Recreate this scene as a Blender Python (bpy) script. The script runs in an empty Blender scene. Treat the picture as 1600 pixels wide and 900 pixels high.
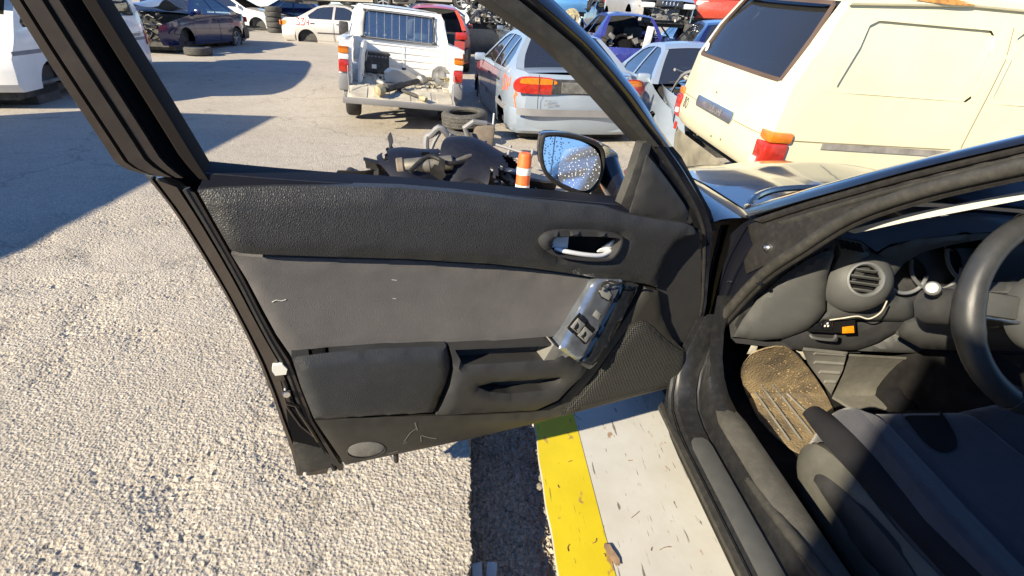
import bpy, bmesh, math, random
import numpy as np
from mathutils import Vector, Matrix, geometry
random.seed(7)
RNG = np.random.default_rng(11)
SC = bpy.context.scene
COL = SC.collection
R_ = math.radians

# ---------------------------------------------------------------- camera
FPX, CAM_H = 800.0, 1.40
def camera_axes(vx=734.0, vy=25.0, roll=3.0):
    d = np.array([(vx - 800) / FPX, -(vy - 450) / FPX, -1.0]); d /= np.linalg.norm(d)
    r = R_(roll); h = np.array([math.cos(r), -math.sin(r), 0.0])
    u = np.cross(h, d); u /= np.linalg.norm(u)
    if u[1] < 0: u = -u
    return np.array([np.cross(d, u), d, u])
CR = camera_axes()
CP = np.array([0.0, 0.0, CAM_H])
cam_data = bpy.data.cameras.new('camera'); cam = bpy.data.objects.new('camera', cam_data); COL.objects.link(cam)
cam_data.sensor_width = 36.0; cam_data.lens = 36.0 * FPX / 1600.0
cam_data.clip_start = 0.02; cam_data.clip_end = 900.0
cam.matrix_world = Matrix.Translation(CP) @ Matrix([list(r) for r in CR]).to_4x4()
SC.camera = cam
# ---------------------------------------------------------------- light
SUN_AZ, SUN_EL = R_(52.0), R_(28.5)        # the light travels to the right and away from the camera
world = bpy.data.worlds.new('World'); SC.world = world; world.use_nodes = True
wn = world.node_tree.nodes; bg = wn['Background']
sky = wn.new('ShaderNodeTexSky'); sky.sky_type = 'NISHITA'; sky.sun_disc = False
sky.sun_elevation = SUN_EL; sky.sun_rotation = R_(180) + SUN_AZ
sky.air_density = 1.0; sky.dust_density = 0.0; sky.ozone_density = 7.0; sky.altitude = 1500.0
world.node_tree.links.new(sky.outputs[0], bg.inputs[0]); bg.inputs[1].default_value = 0.115
sl = bpy.data.lights.new('sun', 'SUN'); sun = bpy.data.objects.new('sun', sl); COL.objects.link(sun)
sl.energy = 5.0; sl.angle = R_(0.6); sl.color = (1.0, 0.88, 0.66)
sdir = Vector((math.sin(SUN_AZ) * math.cos(SUN_EL), math.cos(SUN_AZ) * math.cos(SUN_EL), -math.sin(SUN_EL)))
sun.rotation_euler = sdir.to_track_quat('-Z', 'Y').to_euler(); sun.location = (-20, -20, 20)
SC.view_settings.view_transform = 'Standard'; SC.view_settings.look = 'None'
SC.view_settings.exposure = 1.02; SC.view_settings.gamma = 1.0
SC.cycles.max_bounces = 8; SC.cycles.transparent_max_bounces = 12

# ---------------------------------------------------------------- measuring helpers (photo measurements -> metres)
def ray(px, py): return CR @ np.array([(px - 800) / FPX, -(py - 450) / FPX, -1.0])
def atz(px, py, z): d = ray(px, py); return CP + d * ((z - CAM_H) / d[2])
def aty(px, py, y): d = ray(px, py); return CP + d * (y / d[1])
def atx(px, py, x): d = ray(px, py); return CP + d * (x / d[0])
def atp(px, py, P, n): d = ray(px, py); return CP + d * (np.dot(np.array(P) - CP, n) / np.dot(d, n))

# ---------------------------------------------------------------- mesh helpers
def resample(ring, step, closed=True):
    out = []; n = len(ring)
    for i in range(n if closed else n - 1):
        a = np.array(ring[i], float); b = np.array(ring[(i + 1) % n], float)
        k = max(1, int(math.ceil(np.linalg.norm(b - a) / step)))
        for j in range(k): out.append(tuple(a + (b - a) * j / k))
    if not closed: out.append(tuple(ring[-1]))
    return out
def spline(pts, k=6, closed=False):
    P = [np.array(p, float) for p in pts]; n = len(P); out = []
    for i in range(n if closed else n - 1):
        if closed: p0, p1, p2, p3 = P[(i - 1) % n], P[i], P[(i + 1) % n], P[(i + 2) % n]
        else: p0, p1, p2, p3 = P[max(i - 1, 0)], P[i], P[i + 1], P[min(i + 2, n - 1)]
        for j in range(k):
            t = j / k
            out.append(tuple(0.5 * ((2 * p1) + (-p0 + p2) * t + (2 * p0 - 5 * p1 + 4 * p2 - p3) * t * t + (-p0 + 3 * p1 - 3 * p2 + p3) * t ** 3)))
    if not closed: out.append(tuple(P[-1]))
    return out
def inside(P, ring):
    P = np.asarray(P, float); x, y = P[:, 0], P[:, 1]; c = np.zeros(len(P), bool); n = len(ring); j = n - 1
    for i in range(n):
        xi, yi = ring[i]; xj, yj = ring[j]
        if yi != yj:
            m = ((yi > y) != (yj > y)) & (x < (xj - xi) * (y - yi) / (yj - yi) + xi); c ^= m
        j = i
    return c
def ringdist(P, rings):
    P = np.asarray(P, float); D = np.full(len(P), 1e9)
    for r in rings:
        n = len(r)
        for i in range(n):
            a = np.array(r[i]); b = np.array(r[(i + 1) % n]); ab = b - a; l = ab @ ab
            if l < 1e-14: continue
            t = np.clip(((P - a) @ ab) / l, 0, 1); q = a + t[:, None] * ab
            D = np.minimum(D, np.hypot(P[:, 0] - q[:, 0], P[:, 1] - q[:, 1]))
    return D
def cdt(outline, holes=(), step=0.05):
    rings = [resample(outline, step)] + [resample(h, step) for h in holes]
    verts = []; edges = []
    for r in rings:
        s = len(verts); verts += [Vector((float(p[0]), float(p[1]))) for p in r]
        edges += [(s + i, s + (i + 1) % len(r)) for i in range(len(r))]
    A = np.array(rings[0]); lo, hi = A.min(0), A.max(0)
    gx = np.arange(lo[0] + step * .5, hi[0], step); gy = np.arange(lo[1] + step * .5, hi[1], step)
    if len(gx) and len(gy):
        G = np.array([(x + (step * .5 if j % 2 else 0), y) for j, y in enumerate(gy) for x in gx])
        ok = inside(G, rings[0])
        for h in rings[1:]: ok &= ~inside(G, h)
        G = G[ok]
        if len(G): verts += [Vector((float(p[0]), float(p[1]))) for p in G[ringdist(G, rings) > step * .45]]
    V, _, F, *_r = geometry.delaunay_2d_cdt(verts, edges, [], 0, 1e-6)
    V = np.array([(v.x, v.y) for v in V]); F = [tuple(f) for f in F]
    cen = np.array([V[list(f)].mean(0) for f in F]); ok = inside(cen, rings[0])
    for h in rings[1:]: ok &= ~inside(cen, h)
    F = [f for f, k in zip(F, ok) if k]
    return V, F, rings
def shrink(ring, d):
    A = np.array(ring, float); c = A.mean(0); s = 1 - 2 * d / max(1e-6, min(np.ptp(A[:, 0]), np.ptp(A[:, 1])))
    return [tuple(p) for p in c + (A - c) * s]
def boundary(F):
    cnt = {}
    for f in F:
        for i in range(len(f)):
            a, b = f[i], f[(i + 1) % len(f)]; k = (min(a, b), max(a, b)); cnt.setdefault(k, []).append((a, b))
    return [v[0] for v in cnt.values() if len(v) == 1]

class MB:
    def __init__(s): s.v = []; s.f = []
    def add(s, V, F, M=None):
        o = len(s.v)
        for p in V:
            p = Vector((float(p[0]), float(p[1]), float(p[2])))
            s.v.append(tuple(M @ p) if M is not None else tuple(p))
        s.f += [tuple(o + i for i in f) for f in F]; return s
    def box(s, c, d, M=None, bev=0.0, seg=2):
        bm = bmesh.new(); bmesh.ops.create_cube(bm, size=1.0)
        for v in bm.verts: v.co = Vector((v.co.x * d[0], v.co.y * d[1], v.co.z * d[2]))
        if bev > 0: bmesh.ops.bevel(bm, geom=bm.edges[:], offset=min(bev, min(d) * .45), segments=seg, affect='EDGES', profile=.5)
        T = Matrix.Translation(Vector([float(k) for k in c]))
        T = (M @ T) if M is not None else T
        bm.verts.index_update(); s.add([v.co.copy() for v in bm.verts], [[v.index for v in f.verts] for f in bm.faces], T); bm.free(); return s
    def tube(s, pts, r, n=8, closed=False, M=None, sq=None):
        P = [Vector([float(k) for k in p]) for p in pts]; m = len(P); V = []; F = []
        rr = r if hasattr(r, '__len__') else [r] * m
        up = Vector((0, 0, 1)); last = None
        for i in range(m):
            a = P[(i - 1) % m] if (closed or i > 0) else P[0]; b = P[(i + 1) % m] if (closed or i < m - 1) else P[-1]
            t = (b - a).normalized()
            if last is None:
                x = t.cross(up)
                if x.length < .1: x = t.cross(Vector((1, 0, 0)))
            else: x = last - t * last.dot(t)
            x.normalize(); last = x; y = t.cross(x)
            for k in range(n):
                a_ = 2 * math.pi * k / n; V.append(P[i] + (x * math.cos(a_) + y * math.sin(a_) * (sq or 1)) * rr[i])
        for i in range(m if closed else m - 1):
            for k in range(n):
                j = (i + 1) % m; F.append((i * n + k, i * n + (k + 1) % n, j * n + (k + 1) % n, j * n + k))
        if not closed: F.append(tuple(range(n))[::-1]); F.append(tuple((m - 1) * n + k for k in range(n)))
        return s.add(V, F, M)
    def lathe(s, prof, n=24, M=None, closed=False):
        V = []; F = []; m = len(prof)
        for k in range(n):
            a = 2 * math.pi * k / n
            for (r, z) in prof: V.append((r * math.cos(a), r * math.sin(a), z))
        for k in range(n):
            for i in range(m if closed else m - 1):
                j = (i + 1) % m; F.append((k * m + i, ((k + 1) % n) * m + i, ((k + 1) % n) * m + j, k * m + j))
        return s.add(V, F, M)
    def grid(s, fn, nu, nv, M=None):
        V = [fn(i / nu, j / nv) for i in range(nu + 1) for j in range(nv + 1)]
        F = [(i * (nv + 1) + j, (i + 1) * (nv + 1) + j, (i + 1) * (nv + 1) + j + 1, i * (nv + 1) + j + 1) for i in range(nu) for j in range(nv)]
        return s.add(V, F, M)
    def patch(s, outline, mapf, holes=(), step=.05, depth=None, pr=0.0, ph=0.0, M=None):
        """a sheet cut to an outline and laid on mapf(a, b, w); rim turned back by depth; edges rounded over pr by ph"""
        V, F, rings = cdt(outline, holes, step); n = len(V)
        w = np.zeros(n)
        if pr > 0:
            d = np.clip(ringdist(V, rings) / pr, 0, 1); w = -ph * (1 - np.sqrt(np.clip(1 - (1 - d) ** 2, 0, 1)))
        P = [mapf(V[i][0], V[i][1], w[i]) for i in range(n)]; FF = list(F)
        if depth:
            bd = boundary(F); idx = {}
            for a, b in bd:
                for q in (a, b):
                    if q not in idx: idx[q] = len(P); P.append(mapf(V[q][0], V[q][1], w[q] - depth))
                FF.append((b, a, idx[a], idx[b]))
        return s.add(P, FF, M)
    def solid(s, outline, mapf, holes=(), step=.05, t=.02, M=None):
        """plate of thickness t: front at w=0, back at w=-t"""
        V, F, rings = cdt(outline, holes, step); n = len(V)
        P = [mapf(V[i][0], V[i][1], 0) for i in range(n)] + [mapf(V[i][0], V[i][1], -t) for i in range(n)]
        FF = list(F) + [tuple(n + i for i in f[::-1]) for f in F]
        for a, b in boundary(F): FF.append((b, a, n + a, n + b))
        return s.add(P, FF, M)
    def ribbon(s, strokes, width, mapf, w=.002, M=None):
        for st in strokes:
            P = np.array(st, float); m = len(P); V = []; F = []
            for i in range(m):
                t = P[min(i + 1, m - 1)] - P[max(i - 1, 0)]; t = t / (np.linalg.norm(t) + 1e-9); nn = np.array([-t[1], t[0]]) * width / 2
                for q in (P[i] + nn, P[i] - nn): V.append(mapf(q[0], q[1], w))
            for i in range(m - 1): F.append((2 * i, 2 * i + 1, 2 * i + 3, 2 * i + 2))
            s.add(V, F, M)
        return s
    def build(s, name, mat, parent=None, ang=38, flat=False, normals=True):
        me = bpy.data.meshes.new(name); me.from_pydata(s.v, [], s.f)
        if normals:
            bm = bmesh.new(); bm.from_mesh(me); bmesh.ops.recalc_face_normals(bm, faces=bm.faces[:]); bm.to_mesh(me); bm.free()
        me.materials.append(M[mat] if isinstance(mat, str) else mat)
        if not flat:
            me.shade_smooth(); me.set_sharp_from_angle(angle=R_(ang))
        o = bpy.data.objects.new(name, me); COL.objects.link(o)
        if parent is not None: o.parent = parent
        return o
def tag(o, label=None, cat=None, group=None, kind=None):
    if label: o['label'] = label
    if cat: o['category'] = cat
    if group: o['group'] = group
    if kind: o['kind'] = kind
    return o
def empty(name, loc, rz=0.0, rx=0.0, ry=0.0):
    o = bpy.data.objects.new(name, None); COL.objects.link(o); o.empty_display_size = .2
    o.location = [float(k) for k in loc]; o.rotation_euler = (rx, ry, rz); return o
def copy_tree(o, parent=None):
    c = o.copy(); COL.objects.link(c); c.parent = parent
    for ch in o.children: copy_tree(ch, c)
    return c
def text_mesh(body, size):
    cu = bpy.data.curves.new('txt', 'FONT'); cu.body = body; cu.size = size; cu.align_x = 'CENTER'; cu.align_y = 'CENTER'; cu.resolution_u = 2
    o = bpy.data.objects.new('txt', cu); COL.objects.link(o); dg = bpy.context.evaluated_depsgraph_get()
    me = bpy.data.meshes.new_from_object(o.evaluated_get(dg)); V = [v.co.copy() for v in me.vertices]; F = [tuple(p.vertices) for p in me.polygons]
    bpy.data.objects.remove(o); bpy.data.meshes.remove(me); bpy.data.curves.remove(cu); return V, F

# ---------------------------------------------------------------- materials
M = {}
def nm(name):
    m = bpy.data.materials.new(name); m.use_nodes = True; nt = m.node_tree; b = nt.nodes['Principled BSDF']; M[name] = m; return m, nt, b
def N(nt, t, **kw):
    n = nt.nodes.new(t)
    for k, v in kw.items(): setattr(n, k, v)
    return n
def mat(name, col, rough=.5, metal=0., var=.12, vs=3., bump=0., bs=200., bd=.002, coat=0., spec=.5, col2=None, kind='noise', detail=4., dust=0., sheen=0., rv=.0):
    m, nt, b = nm(name); L = nt.links.new
    tc = N(nt, 'ShaderNodeTexCoord')
    no = N(nt, 'ShaderNodeTexNoise'); no.inputs['Scale'].default_value = vs; no.inputs['Detail'].default_value = 4; L(tc.outputs['Object'], no.inputs['Vector'])
    cr = N(nt, 'ShaderNodeValToRGB'); c2 = col2 or tuple(c * (1 - var) for c in col); c1 = col if col2 else tuple(min(1, c * (1 + var)) for c in col)
    cr.color_ramp.elements[0].position = .32; cr.color_ramp.elements[1].position = .68
    cr.color_ramp.elements[0].color = (*c2, 1); cr.color_ramp.elements[1].color = (*c1, 1)
    L(no.outputs['Fac'], cr.inputs[0]); out = cr.outputs[0]
    if dust > 0:
        n2 = N(nt, 'ShaderNodeTexNoise'); n2.inputs['Scale'].default_value = vs * 5.; n2.inputs['Detail'].default_value = 6; n2.inputs['Roughness'].default_value = .7; L(tc.outputs['Object'], n2.inputs['Vector'])
        r2 = N(nt, 'ShaderNodeMapRange'); r2.inputs[1].default_value = .45; r2.inputs[2].default_value = .8; r2.inputs[3].default_value = 0; r2.inputs[4].default_value = dust * .6; L(n2.outputs['Fac'], r2.inputs[0])
        mx = N(nt, 'ShaderNodeMix', data_type='RGBA'); L(r2.outputs[0], mx.inputs[0]); L(out, mx.inputs[6]); mx.inputs[7].default_value = (.36, .33, .28, 1); out = mx.outputs[2]
        rr = N(nt, 'ShaderNodeMapRange'); rr.inputs[3].default_value = rough; rr.inputs[4].default_value = min(1, rough + .45 * min(1, dust * 2)); L(r2.outputs[0], rr.inputs[0]); rr.inputs[2].default_value = max(dust, .01); L(rr.outputs[0], b.inputs['Roughness'])
    else:
        b.inputs['Roughness'].default_value = rough
        if rv:
            rr = N(nt, 'ShaderNodeMapRange'); rr.inputs[3].default_value = rough - rv; rr.inputs[4].default_value = rough + rv; L(no.outputs['Fac'], rr.inputs[0]); L(rr.outputs[0], b.inputs['Roughness'])
    L(out, b.inputs['Base Color']); b.inputs['Metallic'].default_value = metal; b.inputs['Specular IOR Level'].default_value = spec
    if coat: b.inputs['Coat Weight'].default_value = coat; b.inputs['Coat Roughness'].default_value = .05
    if sheen: b.inputs['Sheen Weight'].default_value = sheen; b.inputs['Sheen Roughness'].default_value = .4
    if bump:
        if kind == 'voronoi':
            nb = N(nt, 'ShaderNodeTexVoronoi'); nb.feature = 'DISTANCE_TO_EDGE'; nb.inputs['Scale'].default_value = bs; o = nb.outputs['Distance']
        elif kind == 'weave':
            nb = N(nt, 'ShaderNodeTexVoronoi'); nb.feature = 'F1'; nb.inputs['Scale'].default_value = bs; nb.inputs['Randomness'].default_value = .15; o = nb.outputs['Distance']
        else:
            nb = N(nt, 'ShaderNodeTexNoise'); nb.inputs['Scale'].default_value = bs; nb.inputs['Detail'].default_value = detail; o = nb.outputs['Fac']
        L(tc.outputs['Object'], nb.inputs['Vector'])
        bn = N(nt, 'ShaderNodeBump'); bn.inputs['Strength'].default_value = bump; bn.inputs['Distance'].default_value = bd; L(o, bn.inputs['Height']); L(bn.outputs[0], b.inputs['Normal'])
    return m
def paint(name, col, metal=.0, rough=.3, dust=.15, coat=.8, bump=.12): return mat(name, col, rough, metal, var=.05, vs=2.5, coat=coat, dust=dust, bump=bump, bs=2.2, bd=.06, detail=2.)
def glass(name, tint=(.45, .55, .58), ior=1.75):
    m, nt, b = nm(name); L = nt.links.new; nt.nodes.remove(b)
    g = N(nt, 'ShaderNodeBsdfGlossy'); g.inputs['Roughness'].default_value = .03; g.inputs['Color'].default_value = (.9, .95, 1, 1)
    t = N(nt, 'ShaderNodeBsdfTransparent'); t.inputs['Color'].default_value = (*tint, 1)
    d = N(nt, 'ShaderNodeBsdfDiffuse'); d.inputs['Color'].default_value = (.25, .25, .24, 1)
    fr = N(nt, 'ShaderNodeFresnel'); fr.inputs['IOR'].default_value = ior
    mx = N(nt, 'ShaderNodeMixShader'); L(fr.outputs[0], mx.inputs[0]); L(t.outputs[0], mx.inputs[1]); L(g.outputs[0], mx.inputs[2])
    m2 = N(nt, 'ShaderNodeMixShader'); m2.inputs[0].default_value = .06; L(mx.outputs[0], m2.inputs[1]); L(d.outputs[0], m2.inputs[2])
    L(m2.outputs[0], nt.nodes['Material Output'].inputs[0]); return m
# ---------------------------------------------------------------- ground material
def ground_mat(name, ca, cb, cdark, bumpd=.004, sc=95., crack=True):
    m, nt, b = nm(name); L = nt.links.new; tc = N(nt, 'ShaderNodeTexCoord'); co = tc.outputs['Object']
    def noise(s, d=6, r=.55):
        n = N(nt, 'ShaderNodeTexNoise'); n.inputs['Scale'].default_value = s; n.inputs['Detail'].default_value = d; n.inputs['Roughness'].default_value = r; L(co, n.inputs['Vector']); return n.outputs['Fac']
    def ramp(v, a, bb, c0, c1):
        r = N(nt, 'ShaderNodeMapRange'); r.inputs[1].default_value = a; r.inputs[2].default_value = bb; r.inputs[3].default_value = c0; r.inputs[4].default_value = c1; L(v, r.inputs[0]); return r.outputs[0]
    def mix(f, c0, c1):
        x = N(nt, 'ShaderNodeMix', data_type='RGBA')
        L(f, x.inputs[0]) if not isinstance(f, float) else setattr(x.inputs[0], 'default_value', f)
        for s, c in ((6, c0), (7, c1)):
            if isinstance(c, tuple): x.inputs[s].default_value = (*c, 1)
            else: L(c, x.inputs[s])
        return x.outputs[2]
    big = ramp(noise(.55, 4), .38, .64, 0, 1); c = mix(big, ca, cb)
    mid = ramp(noise(3.1, 6, .7), .52, .78, 0, .75); c = mix(mid, c, cdark)
    vo = N(nt, 'ShaderNodeTexVoronoi'); vo.inputs['Scale'].default_value = sc * 1.1; L(co, vo.inputs['Vector'])
    sep = N(nt, 'ShaderNodeSeparateColor'); L(vo.outputs['Color'], sep.inputs[0])
    c = mix(ramp(sep.outputs[0], .0, 1., 0, .55), c, (ca[0] * .55, ca[1] * .52, ca[2] * .48))
    c = mix(ramp(sep.outputs[1], .8, 1., 0, .6), c, (min(1, ca[0] * 1.35), min(1, ca[1] * 1.35), min(1, ca[2] * 1.35)))
    if crack:
        v2 = N(nt, 'ShaderNodeTexVoronoi'); v2.feature = 'DISTANCE_TO_EDGE'; v2.inputs['Scale'].default_value = .45
        wv = N(nt, 'ShaderNodeTexNoise'); wv.inputs['Scale'].default_value = 2.2; wv.inputs['Detail'].default_value = 4; L(co, wv.inputs['Vector'])
        ad = N(nt, 'ShaderNodeVectorMath', operation='MULTIPLY_ADD'); L(wv.outputs['Color'], ad.inputs[0]); ad.inputs[1].default_value = (1.1, 1.1, 0); L(co, ad.inputs[2]); L(ad.outputs[0], v2.inputs['Vector'])
        c = mix(ramp(v2.outputs['Distance'], .0, .010, .35, 0), c, (.10, .085, .07))
        oil = ramp(noise(1.15, 5), .66, .78, 0, .35); c = mix(oil, c, (.12, .11, .10))
    L(c, b.inputs['Base Color']); b.inputs['Roughness'].default_value = .93; b.inputs['Specular IOR Level'].default_value = .2
    v3 = N(nt, 'ShaderNodeTexVoronoi'); v3.feature = 'F1'; v3.inputs['Scale'].default_value = sc; L(co, v3.inputs['Vector'])
    hsum = N(nt, 'ShaderNodeMath', operation='MULTIPLY_ADD'); L(noise(sc * .6, 3, .7), hsum.inputs[0]); hsum.inputs[1].default_value = 1.2; L(v3.outputs['Distance'], hsum.inputs[2])
    h2 = N(nt, 'ShaderNodeMath', operation='MULTIPLY_ADD'); L(noise(9., 3, .6), h2.inputs[0]); h2.inputs[1].default_value = 2.2; L(hsum.outputs[0], h2.inputs[2])
    bn = N(nt, 'ShaderNodeBump'); bn.inputs['Strength'].default_value = 1.; bn.inputs['Distance'].default_value = bumpd; L(h2.outputs[0], bn.inputs['Height']); L(bn.outputs[0], b.inputs['Normal'])
    return m
ground_mat('concrete', (.50, .455, .39), (.41, .37, .315), (.30, .262, .22))
ground_mat('gravel', (.62, .54, .44), (.52, .45, .36), (.32, .27, .21), bumpd=.01, sc=95., crack=False)
def fnoise(nx, ny, cell, lam, seed):
    """smooth noise of wavelength about lam metres on a grid of cell metres, mean 0, deviation 1"""
    g = np.random.default_rng(seed).standard_normal((nx, ny)); fx = np.fft.fftfreq(nx, cell)[:, None]; fy = np.fft.fftfreq(ny, cell)[None]
    f = np.hypot(fx, fy) * lam; a = np.fft.ifft2(np.fft.fft2(g) * np.exp(-((f - .8) ** 2) * 3.0)).real; return a / a.std()
X0, X1, X2, Y0, Y1, Y2, Y3 = -3.6, .012, 2.9, -4.0, .6, 3.1, 5.2
def gz(y): return float(np.interp(y, [9., 14., 24., 45.], [0., .20, .46, .80]))     # the yard rises gently away from the viewer
def grid_faces(nx, ny, o=0):
    i, j = np.meshgrid(np.arange(nx - 1), np.arange(ny - 1), indexing='ij'); a = i * ny + j
    return (np.stack([a, a + ny, a + ny + 1, a + 1], -1).reshape(-1, 4) + o).tolist()
def make_ground():
    cell = .0066; nx = int((X1 - X0) / cell); ny = int((Y3 - Y1) / cell)
    xs = np.linspace(X0, X1, nx); ys = np.linspace(Y1, Y3, ny)
    h = .0017 * fnoise(nx, ny, cell, .023, 1) + .0017 * fnoise(nx, ny, cell, .0145, 2) - .006 * np.clip(fnoise(nx, ny, cell, .055, 12) - 1.35, 0, 1.2) + .004 * fnoise(nx, ny, cell, .35, 3)
    h = np.where(h > .0015, .0015 + (h - .0015) * .2, h) - .0015
    calm = np.clip(.68 + .25 * fnoise(nx, ny, cell, 1.3, 4), .3, .95); h *= calm
    ex = np.clip((xs - X0) / .8, 0, 1)[:, None]; ey = np.clip(np.minimum((ys - Y1) / .05, (Y3 - ys) / 1.6), 0, 1)[None]; h = h * ex * ey
    xg, yg = np.meshgrid(xs, ys, indexing='ij'); xg = xg.copy(); xg[-1] += .004 * np.sin(ys * 37) * np.sin(ys * 11 + 1) + .003 * np.random.default_rng(5).standard_normal(ny)
    xg[-2] = np.minimum(xg[-2], xg[-1] - .003)
    V = np.stack([xg, yg, h], -1).reshape(-1, 3).tolist(); F = grid_faces(nx, ny)
    top = [(nx - 1) * ny + j for j in range(ny)]; o = len(V)
    V += [[V[q][0] - .006, V[q][1], -.10] for q in top] + [[V[q][0] - .002, V[q][1], -.25] for q in top]
    for j in range(ny - 1): F += [[top[j], o + j, o + j + 1, top[j + 1]], [o + j, o + ny + j, o + ny + j + 1, o + j + 1]]
    xb = [-420, X0, X1, X2, 420]; yb = [-420, Y0, Y1, Y2, Y3, 9., 14., 24., 45., 500.]
    for a in range(4):
        for c in range(9):
            if (a == 1 and c in (2, 3)) or (a == 2 and c in (1, 2)): continue
            o = len(V); V += [[xb[a], yb[c], gz(yb[c])], [xb[a + 1], yb[c], gz(yb[c])], [xb[a + 1], yb[c + 1], gz(yb[c + 1])], [xb[a], yb[c + 1], gz(yb[c + 1])]]; F.append([o, o + 1, o + 2, o + 3])
    for (p, q) in (((X2, Y0), (X2, Y2)), ((X2, Y2), (X1, Y2)), ((X1, Y0), (X2, Y0)), ((X1, Y1), (X1, Y0))):
        o = len(V); V += [[*p, 0], [*q, 0], [*q, -.25], [*p, -.25]]; F.append([o, o + 1, o + 2, o + 3])
    me = bpy.data.meshes.new('ground'); me.from_pydata(V, [], F); me.materials.append(M['concrete']); me.shade_smooth(); me.set_sharp_from_angle(angle=R_(50))
    g = bpy.data.objects.new('ground', me); COL.objects.link(g); g['kind'] = 'structure'
    # sunk gravel strip beside the platform
    cell = .006; nx = int(.36 / cell); ny = int((Y2 - .3) / cell); xs = np.linspace(X1 - .004, X1 + .36, nx); ys = np.linspace(.3, Y2, ny)
    h = .0045 * fnoise(nx, ny, cell, .022, 6) + .003 * fnoise(nx, ny, cell, .013, 7) + .006 * fnoise(nx, ny, cell, .3, 8) - .195
    xg, yg = np.meshgrid(xs, ys, indexing='ij'); V = np.stack([xg, yg, h], -1).reshape(-1, 3).tolist(); F = grid_faces(nx, ny)
    for q in (((X1, Y0), (X1 + .36, .3)), ((X1 + .36, Y0), (X2, Y2))):
        o = len(V); (a, c), (d, e) = q; V += [[a, c, -.205], [d, c, -.205], [d, e, -.205], [a, e, -.205]]; F.append([o, o + 1, o + 2, o + 3])
    me = bpy.data.meshes.new('gravel_bed'); me.from_pydata(V, [], F); me.materials.append(M['gravel']); me.shade_smooth(); me.set_sharp_from_angle(angle=R_(50))
    g = bpy.data.objects.new('gravel_bed', me); COL.objects.link(g); g['kind'] = 'structure'
make_ground()

# ---------------------------------------------------------------- platform under the near car
def board_mat(name, col, wear, amount):
    m, nt, b = nm(name); L = nt.links.new; tc = N(nt, 'ShaderNodeTexCoord'); co = tc.outputs['Object']
    c = None
    def mixc(f, c0, c1):
        x = N(nt, 'ShaderNodeMix', data_type='RGBA'); L(f, x.inputs[0])
        for s, q in ((6, c0), (7, c1)):
            if isinstance(q, tuple): x.inputs[s].default_value = (*q, 1)
            else: L(q, x.inputs[s])
        return x.outputs[2]
    n0 = N(nt, 'ShaderNodeTexNoise'); n0.inputs['Scale'].default_value = 2.6; n0.inputs['Detail'].default_value = 9; n0.inputs['Roughness'].default_value = .65; L(co, n0.inputs['Vector'])
    r0 = N(nt, 'ShaderNodeMapRange'); r0.inputs[1].default_value = .35; r0.inputs[2].default_value = .75; r0.inputs[4].default_value = .8; L(n0.outputs['Fac'], r0.inputs[0])
    c = mixc(r0.outputs[0], col, tuple(k * w for k, w in zip(col, (.72, .68, .6))))
    for i, (sx, sy, rot, th) in enumerate(((70, 6, .3, .69), (120, 9, 1.35, .68), (60, 14, -.7, .69), (13, 9, .2, .67))):
        mp = N(nt, 'ShaderNodeMapping'); mp.inputs['Scale'].default_value = (sx, sy, 1); mp.inputs['Rotation'].default_value = (0, 0, rot); mp.inputs['Location'].default_value = (i * 3.7, i, 0); L(co, mp.inputs['Vector'])
        n = N(nt, 'ShaderNodeTexNoise'); n.inputs['Scale'].default_value = 1.; n.inputs['Detail'].default_value = 5 if i < 3 else 9; L(mp.outputs[0], n.inputs['Vector'])
        r = N(nt, 'ShaderNodeMapRange'); r.inputs[1].default_value = th - .012; r.inputs[2].default_value = th + .02; r.inputs[4].default_value = amount; L(n.outputs['Fac'], r.inputs[0])
        c = mixc(r.outputs[0], c, wear if i < 3 else (.30, .17, .09))
    L(c, b.inputs['Base Color']); b.inputs['Roughness'].default_value = .5; b.inputs['Specular IOR Level'].default_value = .35
    bn = N(nt, 'ShaderNodeBump'); bn.inputs['Strength'].default_value = .25; bn.inputs['Distance'].default_value = .004; L(n0.outputs['Fac'], bn.inputs['Height']); L(bn.outputs[0], b.inputs['Normal'])
board_mat('white_board', (.56, .555, .53), (.12, .09, .07), .85)
board_mat('yellow_board', (.66, .53, .02), (.18, .13, .04), .9)
mat('board_edge', (.33, .21, .15), .9, var=.3, vs=30)
mat('dark_steel', (.06, .055, .05), .6, .5, var=.3)
PX0, PX1, PY0, PY1 = .262, 2.72, -3.8, 2.95
plat = empty('platform', (1.5, 0, 0)); tag(plat, 'white painted board platform with yellow edge stripe under the open car', 'platform')
mb = MB(); rng = np.random.default_rng(3)
def plate_edge(y): return PX0 + .0025 * math.sin(y * 9) + .0016 * math.sin(y * 31 + 1)
ysl = np.linspace(PY0, PY1, 160)
out = [(plate_edge(y) - 1.5, y) for y in ysl] + [(PX1 - 1.5, PY1), (PX1 - 1.5, PY0)]
MB().solid(out, lambda a, c, w: (a, c, w), step=.25, t=.02).build('white_board', 'white_board', plat, flat=True)
MB().solid([(plate_edge(y) - 1.5 + .001, y) for y in ysl] + [(.428 - 1.5, PY1), (.428 - 1.5, PY0)], lambda a, c, w: (a, c, w + .002), step=.2, t=.0018).build('yellow_stripe', 'yellow_board', plat, flat=True)
MB().solid([(plate_edge(y) - 1.5 + .006, y) for y in ysl] + [(PX1 - 1.51, PY1 - .01), (PX1 - 1.51, PY0 + .01)], lambda a, c, w: (a, c, w - .0205), step=.3, t=.012).build('board_core', 'board_edge', plat, flat=True)
for xx in (.62, 1.5, 2.4): MB().box((xx - 1.5, -.4, -.12), (.10, 6.2, .17)).build('beam', 'dark_steel', plat)
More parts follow.
